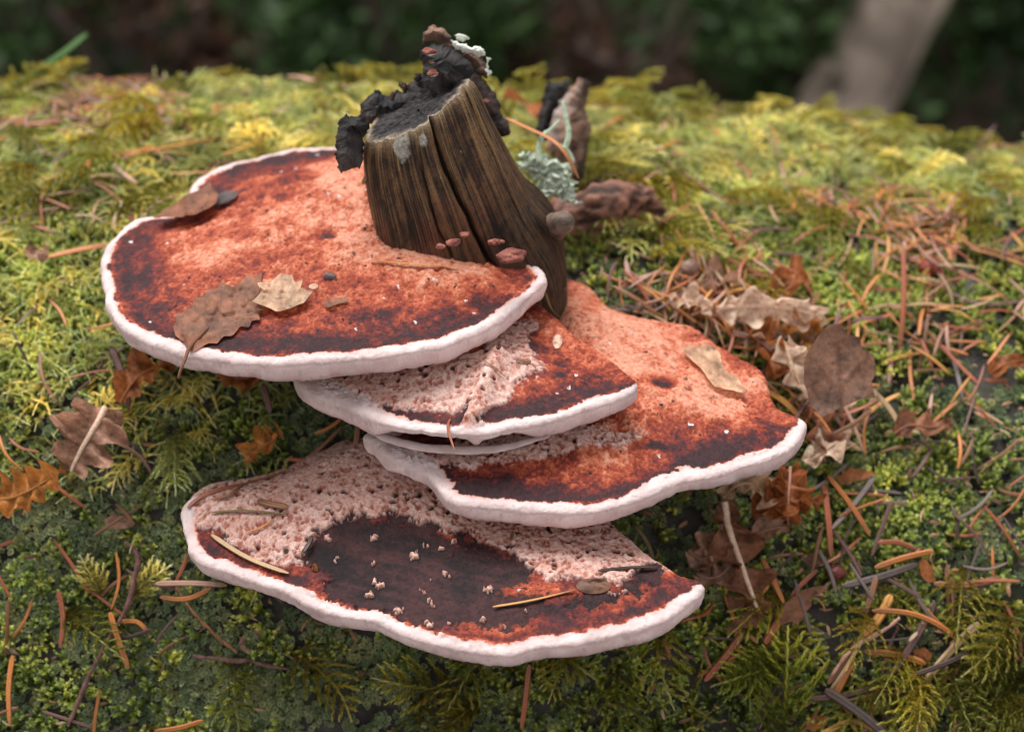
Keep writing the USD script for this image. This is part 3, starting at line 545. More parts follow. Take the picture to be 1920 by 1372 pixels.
for i, a in enumerate([((806, 97), 0.822, 0.0024, 'tiny red bracket with a white lip near the tip of the stump'), ((811, 137), 0.822, 0.0021, 'tiny pink bracket in the hollow below the stump tip'), ((809, 116), 0.822, 0.0009, 'red dot of fungus between the two tiny brackets on the stump tip'),
      ((882, 155), 0.832, 0.0010, 'topmost orange speck of fungus on the right ridge of the stump'), ((891, 166), 0.832, 0.0007, 'orange speck of fungus lower on the right ridge of the stump'), ((912, 189), 0.830, 0.0010, 'lone pink speck of fungus low on the right ridge of the stump'),
      ((871, 440), 0.800, 0.0022, 'small reddish knob at the foot of the stump beside the crack'), ((927, 454), 0.802, 0.0026, 'double pink knob between stump and topmost bracket rim'), ((941, 453), 0.802, 0.0013, 'smallest pink knob right of the double knob at the stump foot'),
      ((850, 455), 0.800, 0.0032, 'wide pale pink knob growing against the front foot of the stump'), ((826, 462), 0.797, 0.0022, 'white knob left of the wide pale knob at the stump foot'), ((958, 480), 0.800, 0.0050, 'reddish young bracket with white edge at the right back of the topmost cap')]): knob(*a)
at = at0
# the second broken branch behind
s2 = thing('broken_branch', 'upright split branch stub standing behind the main stump, one dark and one pale slab', 'branch', loc=at(1055, 260, 0.900))
Z2 = lambda pts: [(920 + x / 5.333, 130 + y / 5.333) for x, y in pts]
slab('dark_slab', Z2([(450,600),(480,400),(530,250),(570,150),(650,115),(740,115),(800,150),(760,260),(690,420),(650,560),(620,720),(500,720)]), 0.905, 0.009, M_wood, s2, char, (0.35, 1), 40, amp=0.0024, loc=at(1055, 260, 0.900))
slab('pale_slab', Z2([(590,560),(640,420),(730,260),(820,150),(880,100),(950,102),(1005,120),(990,220),(960,330),(960,420),(1000,560),(1005,680),(970,800),(940,950),(925,1100),(850,1150),(760,1000),(640,900),(560,800)]), 0.897, 0.011, M_wood, s2,
     lambda C: lerp(brownwood(C) * 1.5, WD(0.42, 0.34, 0.30), (smooth(1075, 1050, C['pix'][:, 0] + (C['pix'][:, 1] - 200) * 0.25 + 60 * C['fib']) * smooth(290, 200, C['pix'][:, 1]))[:, None] * 0.8), (0.3, 1), 41, amp=0.0030, loc=at(1055, 260, 0.900))
rb = thing('dead_branch', 'reddish brown dead branch lying in moss right of the stump', 'branch', loc=at(1170, 390, 0.9))
pth = np.vstack([at(1060, 420, 0.885), at(1110, 398, 0.878), at(1160, 380, 0.880), at(1205, 376, 0.884), at(1245, 402, 0.886)])
def limb(name, pts, r, parent, colf, seed, loc, sides=48):
    p = spline(pts, 160); v, f = tube(p, np.interp(np.linspace(0, 1, 160), np.linspace(0, 1, len(r)), r), sides)
    q = v * [1, 1, 1]; n_ = nz(q * [.35, 1, 1], 420, seed, 4); v = v + unit(v - np.r_[np.repeat(p, sides, 0), p[:1], p[-1:]]) * ((n_ * 0.55 + 0.8 * nz(q, 60, seed + 1, 2)) * max(r) * 0.7)[:, None]
    return obj(name, v, f, M_wood, parent, colf(n_), loc=loc)
rw = lambda n_: lerp(WD(0.03, 0.015, 0.010), WD(0.27, 0.125, 0.085), np.clip(0.45 + 3 * n_, 0, 1)[:, None])
limb('limb', pth, [0.013, 0.0105, 0.0085, 0.0065, 0.0022], rb, rw, 160, at(1170, 390, 0.9))
limb('limb', np.vstack([at(1090, 385, 0.905), at(1130, 352, 0.908), at(1180, 338, 0.915), at(1200, 345, 0.92)]), [0.006, 0.006, 0.005, 0.002], rb, lambda n_: rw(n_) * 0.45, 161, at(1170, 390, 0.9))

# ------------------------------------------------------------------ needles, twigs, leaves
NEED = {'orange': (0.54, 0.19, 0.05), 'amber': (0.60, 0.28, 0.07), 'rust': (0.36, 0.105, 0.05), 'brown': (0.27, 0.12, 0.06), 'grey': (0.16, 0.12, 0.11), 'mauve': (0.17, 0.085, 0.075), 'dark': (0.06, 0.035, 0.03), 'beige': (0.50, 0.33, 0.18), 'green': (0.16, 0.24, 0.12), 'olive': (0.20, 0.14, 0.05), 'pink': (0.48, 0.26, 0.19)}
def needle_mesh(p, w, hint, twist=0.0, flat=0.32):
    w = w * 0.68
    n = len(p); t, s, nn = frames(p, hint); u = np.linspace(0, 1, n)
    prof = np.minimum(1, np.minimum((u + 0.03) / 0.10, (1.02 - u) / 0.12)) ** 0.6
    sec = np.array([(-1, 0), (-0.55, 0.85), (-0.12, 0.75), (0, 0.38), (0.12, 0.75), (0.55, 0.85), (1, 0), (0.5, -0.8), (-0.5, -0.8)])
    r = (w * prof)[:, None, None]; a = twist * u
    s2, n2 = np.cos(a)[:, None] * s + np.sin(a)[:, None] * nn, -np.sin(a)[:, None] * s + np.cos(a)[:, None] * nn
    v = (p[:, None] + r * (sec[None, :, :1] * s2[:, None] + flat * sec[None, :, 1:] * n2[:, None])).reshape(-1, 3)
    f = grid_faces(n, len(sec), True); k = len(sec); v = np.vstack([v, p[:1], p[-1:]]); j = np.arange(k); j2 = (j + 1) % k
    f = np.vstack([f, np.stack([np.full(k, len(v) - 2), j2, j], 1), np.stack([np.full(k, len(v) - 1), (n - 1) * k + j, (n - 1) * k + j2], 1)])
    mid = np.r_[np.tile([0.9, 1.05, 0.95, 0.6, 0.95, 1.05, 0.9, 0.8, 0.8], n), 1, 1]
    return v, f, mid, np.r_[np.repeat(u, k), 0, 1]
def needle_cols(c, mid, u, sd):
    r = np.random.default_rng(sd); c = np.array(c) * r.uniform(0.85, 1.15)
    tipc = lerp(c, np.array([0.10, 0.05, 0.03]), r.uniform(0.1, 0.7))
    cc = lerp(c, tipc, smooth(0.55, 1.0, u)[:, None]) if r.random() < 0.5 else lerp(tipc, c, smooth(0, 0.5, u)[:, None])
    return cc * mid[:, None]
nid = [0]
def needle(pts, colr, label, on=None, lift=0.0075, w=0.00125, sag=0.0, lifts=None, cat='needle', name='fir_needle', group=None, depth=None):
    nid[0] += 1; sd = nid[0]
    pts = np.array(pts, float)
    if len(pts) == 2:
        dv = pts[1] - pts[0]; r = np.random.default_rng(sd + 500); b = r.uniform(-0.07, 0.07) if sag == 0 else sag
        pts = np.vstack([pts[0], pts.mean(0) + b * np.array([-dv[1], dv[0]]), pts[1]])
    if depth is not None: P = np.array([at(p[0], p[1], dd) for p, dd in zip(pts, np.broadcast_to(depth, len(pts)))])
    elif on is None: P = on_log(pts, lift + (0.0025 if pts[:, 1].mean() > 850 else 0.0))
    else: P = on_bracket(on, pts, 0.0011)
    if lifts is not None: P = P + log_normal(P) * np.array(lifts)[:, None]
    p = spline(P, 13); hint = log_normal(p).mean(0) if on is None else on['n']
    v, f, mid, u = needle_mesh(p, w, hint, 0.5 * math.sin(sd * 1.7))
    o = obj(name, v, f, M_needle, None, needle_cols(NEED[colr], mid, u, sd))
    return tag(o, label, cat, group)
def twig(pts, r, colr, label, lift=0.007, cat='twig', lifts=None, on=None):
    P = on_log(pts, lift) if on is None else on_bracket(on, np.array(pts, float), 0.001)
    if lifts is not None: P = P + log_normal(P) * np.array(lifts)[:, None]
    p = spline(P, 60); n_ = nz(p, 330, len(pts), 3); p = p + 0.0016 * np.stack([nz(p, 120, 5, 2), nz(p, 120, 6, 2), nz(p, 120, 7, 2)], 1)
    v, f = tube(p, 0.66 * np.interp(np.linspace(0, 1, 60), np.linspace(0, 1, len(r)), r) * (1 + 1.6 * n_), 8)
    c = np.array(NEED[colr]) * np.clip(1 + 1.6 * nz(v, 420, 9, 3), 0.4, 1.8)[:, None]
    return tag(obj('twig', v, f, M_wood, None, c), label, cat)
#STAGE3
# ------------------------------------------------------------------ moss and lichen carpet
def shoot(p, leaf, spacing, spread, rows, hint, sd, taper=0.45, stemr=0.00018, u0=0.0, u1=1.0, wr=0.32):
    """A moss stem clothed in small pointed leaves; returns vertices, faces, 0..1 position along the plant."""
    r = np.random.default_rng(sd); seg = np.linalg.norm(np.diff(p, axis=0), axis=1); L = seg.sum(); n = max(4, int(L / spacing))
    s = np.r_[0, np.cumsum(seg)]; u = np.linspace(0.04, 1.0, n)
    q = np.stack([np.interp(u * L, s, p[:, k]) for k in range(3)], 1); t, a, b = frames(q, np.asarray(hint, float))
    uu = np.repeat(u, rows); Q = np.repeat(q, rows, 0); T = np.repeat(t, rows, 0); A = np.repeat(a, rows, 0); B = np.repeat(b, rows, 0)
    ang = (np.arange(n)[:, None] * 2.4 + np.arange(rows)[None] * 2 * np.pi / rows).ravel() + r.uniform(-.4, .4, n * rows)
    rad = np.cos(ang)[:, None] * A + np.sin(ang)[:, None] * B
    sp = spread * r.uniform(0.7, 1.3, (n * rows, 1)) * (1 - 0.35 * uu[:, None]); D = unit(T * np.cos(sp) + rad * np.sin(sp)); S = unit(np.cross(D, rad))
    l = (leaf * (1 - taper * uu ** 2) * r.uniform(0.75, 1.2, n * rows))[:, None]
    v = np.stack([Q, Q + D * l * 0.45 + S * l * wr * 0.5, Q + D * l + rad * l * 0.12, Q + D * l * 0.45 - S * l * wr * 0.5], 1).reshape(-1, 3)
    k = np.arange(n * rows) * 4; f = np.vstack([np.stack([k, k + 1, k + 2], 1), np.stack([k, k + 2, k + 3], 1)])
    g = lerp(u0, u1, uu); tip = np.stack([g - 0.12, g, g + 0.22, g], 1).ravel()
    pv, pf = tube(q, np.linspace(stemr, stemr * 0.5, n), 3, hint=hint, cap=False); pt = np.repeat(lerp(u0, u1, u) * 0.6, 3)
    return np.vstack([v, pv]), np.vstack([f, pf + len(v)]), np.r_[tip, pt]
def join(parts):
    vs, fs, ts, o = [], [], [], 0
    for v, f, t in parts: vs.append(v); fs.append(f + o); ts.append(t); o += len(v)
    return np.vstack(vs), np.vstack(fs), np.clip(np.concatenate(ts), 0, 1)
def cushion(sd, n=8, h=(0.0045, 0.0085), leaf=0.0015, R=0.0042):
    r = np.random.default_rng(sd); out = []
    for i in range(n):
        a, d = r.uniform(0, 6.28), R * math.sqrt(r.random()); H = r.uniform(*h); lean = r.uniform(0.1, 0.75) * H
        b = np.array([d * math.cos(a), d * math.sin(a), -0.001]); w = r.uniform(-0.8, 0.8) + a
        p = spline([b, b + [lean * .25 * math.cos(w), lean * .25 * math.sin(w), H * .55], b + [lean * math.cos(w), lean * math.sin(w), H]], 10)
        out.append(shoot(p, leaf, 0.00050, 1.0, 3, (0.9, 0.3, 0.1), sd * 50 + i, 0.25, u0=0.0, wr=0.42))
    return join(out)
def clump(sd, n=6, L=(0.010, 0.018), leaf=0.0014):
    r = np.random.default_rng(sd); out = []
    for i in range(n):
        a = r.uniform(0, 6.28); l = r.uniform(*L); dr = np.array([math.cos(a), math.sin(a), 0]); b = np.array([*r.uniform(-.005, .005, 2), -0.001])
        p = spline([b, b + dr * l * .35 + [0, 0, l * r.uniform(.3, .5)], b + dr * l * .85 + [*r.uniform(-.15, .15, 2) * l, l * r.uniform(.15, .5)]], 14)
        out.append(shoot(p, leaf, 0.00058, 0.75, 3, (0.2, 0.3, 1), sd * 60 + i, 0.4, wr=0.40))
    return join(out)
def frond(sd, L=0.036, nb=13, bl=0.011, leaf=0.00185, arch=0.010):
    r = np.random.default_rng(sd); k = r.uniform(-0.25, 0.25)
    p = spline([(0, 0, 0), (L * .3, k * L * .2, arch * .8), (L * .65, k * L * .5, arch), (L, k * L, arch * r.uniform(.1, .6))], 30)
    out = [shoot(p, leaf * 1.1, 0.0007, 0.55, 3, (0, 0.2, 1), sd * 70, 0.4, stemr=0.00032, wr=0.36)]
    t, s, n_ = frames(p, np.array([0, 0.1, 1.0]))
    for i in range(nb):
        u = 0.12 + 0.82 * (i + r.uniform(-.3, .3)) / nb; j = int(np.clip(u * 29, 0, 29)); sg = 1 if i % 2 else -1
        l = bl * (0.45 + 0.75 * math.sin(np.pi * min(u + 0.12, 1))) * r.uniform(.7, 1.2)
        d = unit(t[j] * r.uniform(.5, .9) + sg * s[j] * 1.0); dz = n_[j] * r.uniform(-.25, .25)
        q = spline([p[j], p[j] + d * l * .5 + dz * l * .5 , p[j] + d * l + t[j] * l * .2 + (dz - [0, 0, .35]) * l * .6], 9)
        out.append(shoot(q, leaf, 0.00056, 0.80, 3, (0, 0.2, 1), sd * 70 + 1 + i, 0.45, stemr=0.00016, u0=u * 0.45, u1=0.45 + 0.55 * u, wr=0.42))
    return join(out)
def scurf(sd, n=26):
    r = np.random.default_rng(sd); vs, fs, ts, o = [], [], [], 0
    for i in range(n):
        a, d = r.uniform(0, 6.28), 0.0045 * math.sqrt(r.random()); c = np.array([d * math.cos(a), d * math.sin(a), r.uniform(0, .0015)])
        g = np.linspace(0, 6.28, 7, endpoint=False); R = r.uniform(.0007, .0016); tl = r.normal(0, .5, 2)
        x, y = R * np.cos(g) * r.uniform(.6, 1.3, 7), R * np.sin(g) * r.uniform(.6, 1.3, 7)
        rim = np.stack([x, y, x * tl[0] + y * tl[1] + R * r.uniform(.1, .8, 7)], 1) + c
        vs += [rim, c[None]]; fs.append(np.stack([o + np.arange(7), o + (np.arange(7) + 1) % 7, np.full(7, o + 7)], 1)); ts.append(np.r_[np.full(7, r.uniform(.6, 1)), .3]); o += 8
    return np.vstack(vs), np.vstack(fs), np.concatenate(ts)
def carpet(name, label, cat, protos, mat, idx, P, quat, scl):
    inst = UsdGeom.PointInstancer.Define(stage, path_for(name)); prim = tag(inst.GetPrim(), label, cat, kind='stuff')
    for k, (v, f, t) in enumerate(protos):
        o = obj('shoot', v, f, mat, UsdGeom.Scope.Define(stage, f'{prim.GetPath()}/shapes').GetPrim(), None, flat=True, tip=t); inst.CreatePrototypesRel().AddTarget(o.GetPath())
    inst.CreateProtoIndicesAttr(Vt.IntArray.FromNumpy(np.asarray(idx, np.int32))); inst.CreatePositionsAttr(Vt.Vec3fArray.FromNumpy(P.astype(np.float32)))
    inst.CreateOrientationsAttr(Vt.QuathArray([Gf.Quath(float(q[0]), float(q[1]), float(q[2]), float(q[3])) for q in quat]))
    inst.CreateScalesAttr(Vt.Vec3fArray.FromNumpy(np.repeat(scl[:, None], 3, 1).astype(np.float32)))
def quats(X, Z):
    Y = unit(np.cross(Z, X)); X = np.cross(Y, Z); m = np.stack([X, Y, Z], -1)
    from scipy.spatial.transform import Rotation
    q = Rotation.from_matrix(m).as_quat(); return q[:, [3, 0, 1, 2]]
def bracket_free(P, lo=-0.012, hi=0.03):
    ok = np.ones(len(P), bool)
    for b in BR:
        W = P - b['P0']; uv = np.column_stack([W @ b['e1'], W @ b['e2']]); h = W @ b['n']
        g = b['O'].buffer(0.002); shapely.prepare(g); ok &= ~(shapely.contains_xy(g, uv[:, 0], uv[:, 1]) & (h > lo) & (h < hi))
    return ok
def scatter(spacing, x0=-0.40, x1=0.40, t0=1.10, t1=2.85):
    nx, nt = int((x1 - x0) / spacing), int((t1 - t0) * R0 / spacing); X, T = np.meshgrid(np.linspace(x0, x1, nx), np.linspace(t0, t1, nt), indexing='ij')
    X = X.ravel() + rng.uniform(-.6, .6, X.size) * spacing; T = T.ravel() + rng.uniform(-.6, .6, T.size) * spacing / R0
    P = log_pt(X, T); pix, z = project(P); return X, T, P, pix
SPIX = Polygon([(690, 250), (900, 190), (960, 300), (1090, 460), (1080, 560), (800, 480), (690, 420)]); shapely.prepare(SPIX)
def lay(spacing, maskf, kind, seed, zmix=0.5, down=0.0, size=(0.8, 1.25)):
    X, T, P, pix = scatter(spacing); r = np.random.default_rng(seed); q = P + 3
    keep = (r.random(len(P)) < maskf(pix, q)) & bracket_free(P) & ~((P[:, 2] > 0.3) & (np.hypot(P[:, 0] - base[0] - 0.004, P[:, 1] - base[1]) < 0.034))
    P, pix, X, T = P[keep], pix[keep], X[keep], T[keep]; P = P + log_dir(T) * (0.004 * np.clip(nz(P, 38, 210, 2) * 4 + 0.3, 0, 1.5) * r.uniform(.3, 1, len(P)))[:, None]; N = unit(log_dir(T) * (1 - zmix) + np.array([0, 0, 1.0]) * zmix + r.normal(0, 0.22, P.shape))
    th = r.uniform(0, 6.28, len(P)); tang = np.stack([np.cos(th), np.sin(th), 0 * th], 1); ds = np.stack([0 * T, np.sin(T), -np.cos(T)], 1) * -1; ds = np.where(ds[:, 2:] > 0, -ds, ds)
    Xd = unit(tang * (1 - down) + ds * down); s = r.uniform(*size, len(P))
    return P, quats(Xd, N), s, r
def gauss(p, x, y, rx, ry): return np.exp(-(((p[:, 0] - x) / rx) ** 2 + ((p[:, 1] - y) / ry) ** 2))
def m_green(p, q):
    a = 0.16 + 0.95 * gauss(p, 1500, 540, 420, 130) + 0.5 * gauss(p, 80, 560, 160, 260) + 0.4 * gauss(p, 1300, 1200, 500, 200) + 0.5 * gauss(p, 1650, 900, 200, 120) + 0.35 * gauss(p, 60, 1150, 150, 260)
    return np.clip(a + 1.7 * nz(q, 26, 201, 3), 0, 0.95) * (1 - 0.85 * gauss(p, 620, 1330, 330, 130)) 
def m_yellow(p, q):
    a = 0.75 * smooth(520, 330, p[:, 1]) + 0.55 * smooth(700, 200, p[:, 0]) * smooth(1050, 750, p[:, 1]) + 0.3 * gauss(p, 430, 790, 200, 130) + 0.25 * gauss(p, 1300, 420, 220, 130)
    return np.clip(a + 1.4 * nz(q, 22, 202, 3) * smooth(0.02, 0.3, a), 0, 0.95) * (1 - 0.7 * gauss(p, 620, 1330, 330, 150)) * (1 - 0.75 * gauss(p, 70, 195, 230, 65))
def m_olive(p, q):
    a = 0.34 * smooth(1000, 1250, p[:, 1]) * smooth(1150, 1600, p[:, 0]) + 0.20 * gauss(p, 850, 1250, 330, 100) + 0.10 * gauss(p, 250, 1130, 200, 160) + 0.22 * smooth(600, 300, p[:, 1])
    return np.clip(a + 1.3 * nz(q, 30, 203, 3) * smooth(0.02, 0.3, a), 0, 0.9)
def m_grey(p, q):
    a = 0.30 + 0.55 * gauss(p, 180, 1150, 330, 260) + 0.55 * gauss(p, 480, 1300, 260, 110) + 0.45 * gauss(p, 1750, 900, 200, 120) + 0.4 * gauss(p, 130, 700, 200, 160)
    return np.clip(a + 1.5 * nz(q, 40, 204, 3), 0, 1)
P, Q, S, r = lay(0.0045, m_green, 'green', 31, 0.45, size=(0.6, 1.05))
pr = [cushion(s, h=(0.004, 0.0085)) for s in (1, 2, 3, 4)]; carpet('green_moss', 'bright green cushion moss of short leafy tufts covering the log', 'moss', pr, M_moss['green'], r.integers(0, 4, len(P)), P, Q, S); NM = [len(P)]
P, Q, S, r = lay(0.0052, m_yellow, 'yellow', 32, 0.5, size=(0.55, 1.0))
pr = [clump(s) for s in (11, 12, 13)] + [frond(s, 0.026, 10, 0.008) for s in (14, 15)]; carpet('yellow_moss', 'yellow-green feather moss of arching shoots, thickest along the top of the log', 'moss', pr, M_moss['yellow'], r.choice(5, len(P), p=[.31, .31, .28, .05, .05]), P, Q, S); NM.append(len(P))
P, Q, S, r = lay(0.0090, m_olive, 'olive', 33, 0.15, 0.55)
pr = [frond(s, 0.034, 13, 0.010) for s in (21, 22, 23)] + [clump(24, 5)]; carpet('olive_moss', 'olive feather moss with hanging pinnate fronds low on the log', 'moss', pr, M_moss['olive'], r.choice(4, len(P), p=[.26, .26, .26, .22]), P, Q, S); NM.append(len(P))
P, Q, S, r = lay(0.0040, m_grey, 'grey', 34, 0.1, size=(0.5, 1.0))
pr = [scurf(s) for s in (31, 32, 33)]; carpet('scurfy_lichen', 'grey-green scurfy lichen of tiny cupped lobes crusting the bark', 'lichen', pr, M_moss['grey'], r.integers(0, 3, len(P)), P, Q, S); NM.append(len(P))
print('moss', NM)
# crumbs of bark and broken needles caught in the moss
def crumb(sd):
    r = np.random.default_rng(sd); L = r.uniform(.002, .006); p = np.array([[-L / 2, 0, 0], [0, r.uniform(-.001, .001), .0006], [L / 2, 0, 0]]); v, f, m, u = needle_mesh(spline(p, 5), r.uniform(.0004, .0011), (0, 0, 1)); return v, f, u
P, Q, S, r = lay(0.0075, lambda p, q: np.clip(0.22 + 1.5 * nz(q, 20, 205, 3) + 0.3 * smooth(1000, 1300, p[:, 0]) + 0.7 * gauss(p, 70, 195, 260, 80), 0, .9), 'c', 35, 0.2)
M_crumb = usdkit.material(stage, '/World/Looks/litter_crumbs', {'o': ('object_info', {}), 'r': ('rgb_ramp', {'ramp': [(0, (.05, .03, .02)), (.4, (.2, .09, .04)), (.8, (.36, .17, .08)), (1, (.45, .32, .2))]}), 'p': ('principled_bsdf', {'roughness': .5})}, [('o.random', 'r.fac'), ('r.color', 'p.base_color')], surface='p.BSDF')
P = P + log_normal(P) * r.uniform(0.002, 0.0075, len(P))[:, None]
carpet('litter_crumbs', 'brown crumbs of bark and broken needles caught in the moss', 'litter', [crumb(s) for s in range(41, 46)], M_crumb, r.integers(0, 5, len(P)), P, Q, S)

# single fronds that stand out
def big_frond(p0, p1, sd, mat, label, lift=(0.006, 0.012), nb=15, group=None):
    A, B = on_log([p0], lift[0])[0], on_log([p1], lift[1])[0]; L = np.linalg.norm(B - A); v, f, t = frond(sd, L, nb, L * 0.30, 0.0022, L * 0.14)
    X = unit(B - A); N = log_normal(A[None])[0]; Y = unit(np.cross(N, X)); N = np.cross(X, Y); W = v @ np.stack([X, Y, N])
    o = obj('moss_frond', A + W, f, mat, flat=True, tip=t); tag(o, label, 'moss', group)
for a in [((1465, 1400), (1465, 1175), 301, 'green', 'upright feathery green moss frond at the bottom, right of the lowest bracket'),
          ((1700, 1285), (1590, 1295), 302, 'olive', 'pale moss shoot pointing left across the beige needle at lower right'),
          ((1720, 1270), (1745, 1365), 303, 'olive', 'drooping olive moss frond below the beige needle'),
          ((1930, 1200), (1790, 1300), 304, 'olive', 'upper one of the olive moss fronds hanging in from the right edge near the bottom'),
          ((1930, 1262), (1775, 1345), 305, 'olive', 'middle one of the olive moss fronds hanging in from the right edge near the bottom'),
          ((1940, 1310), (1850, 1385), 306, 'olive', 'lowest of the olive moss fronds hanging in from the right edge near the bottom'),
          ((1470, 1240), (1330, 1275), 307, 'green', 'bright moss shoot crossing the red needle below the lowest bracket tip'),
          ((195, 1120), (160, 1040), 308, 'yellow', 'yellow-green moss frond standing up left of the lowest bracket'),
          ((240, 1120), (310, 1050), 309, 'yellow', 'pale moss frond leaning right beside the brown twig on the left'),
          ((330, 800), (330, 930), 310, 'yellow', 'yellow moss frond hanging below the topmost bracket at left'),
          ((870, 1290), (700, 1300), 311, 'olive', 'dark moss frond spreading under the front of the lowest bracket'),
          ((900, 1310), (820, 1372), 312, 'olive', 'dark moss frond hanging at the bottom edge under the lowest bracket'),
          ((1085, 500), (1120, 380), 313, 'green', 'bright green moss shoot climbing beside the stump and pale lichen'),
          ((1100, 330), (1250, 300), 314, 'yellow', 'arching pale green moss frond over the dead branch right of the stump')]:
    big_frond(a[0], a[1], a[2], M_moss[a[3]], a[4])

# pale cup lichen beside the stump
lc = at(1045, 335, 0.850); cl = thing('cup_lichen', 'pale mint-green cup lichen with three finger-like stalks beside the stump', 'lichen', loc=lc)
def squam(n, sd):
    r = np.random.default_rng(sd); vs, fs, o = [], [], 0
    ctr = spline([(995, 300), (1020, 320), (1050, 335), (1045, 355), (1030, 345), (1065, 365)], 60)
    for i in range(n):
        c = ctr[r.integers(0, 60)] + r.normal(0, 9, 2); P = at(c[0], c[1], 0.850 + 0.00007 * (330 - c[1]) + r.normal(0, .0012)); m = 9
        g = np.linspace(-1.9, 1.9, m); R = r.uniform(.0016, .0030); az = r.uniform(0, 6.28); el = r.uniform(-.2, .9); lob = 1 + .3 * np.sin(g * 4 + r.uniform(0, 6))
        x, y = R * lob * np.cos(g), R * lob * np.sin(g); d = unit([math.cos(az), math.sin(az) - .8, .0]); s = np.cross([0, 0, 1.], d); nn = np.cross(d, s); ca, sa = math.cos(el), math.sin(el); d2, n2 = d * ca + nn * sa, nn * ca - d * sa
        rim = P + x[:, None] * d2 + y[:, None] * s + (0.25 * R * np.cos(g * 3)[:, None] + .3 * R) * n2; vs += [rim, P[None] - d2 * R * .4, rim - n2 * .0003 - d2 * .0001]
        k = np.arange(m - 1); fs += [np.stack([o + k, o + k + 1, np.full(m - 1, o + m)], 1), np.stack([o + k, o + m + 1 + k, o + k + 1], 1), np.stack([o + k + 1, o + m + 1 + k, o + m + 2 + k], 1)]; o += 2 * m + 1
    return np.vstack(vs), np.vstack(fs)
v, f = squam(330, 5); c = lerp(WD(.40, .46, .36), WD(.73, .78, .67), np.clip(.5 + 2.2 * nz(v, 500, 9, 2), 0, 1)[:, None])
tag(obj('lobes', v, f, M_lichen, cl, c, flat=True, loc=lc), kind='stuff')
for k, (pts, rr) in enumerate((([(1013, 305), (1010, 275), (1017, 257), (1030, 245), (1049, 226)], [.0014, .0012, .0013, .0008, .0005]), ([(1058, 280), (1066, 255), (1063, 228), (1058, 205), (1055, 190)], [.0012, .0013, .0011, .0009, .0006]), ([(1055, 315), (1070, 308), (1068, 290), (1058, 278), (1049, 271)], [.0016, .0015, .0012, .0009, .0004]))):
    p = spline([at(x, y, .845 + .003 * k) for x, y in pts], 40); v, f = tube(p, np.interp(np.linspace(0, 1, 40), np.linspace(0, 1, 5), rr) * (1 + .5 * nz(p, 700, k, 2)), 12)
    obj('stalk', v, f, M_lichen, cl, lerp(WD(.34, .45, .32), WD(.60, .70, .52), np.clip(.5 + 2 * nz(v, 900, 10, 2), 0, 1)[:, None]), loc=lc)
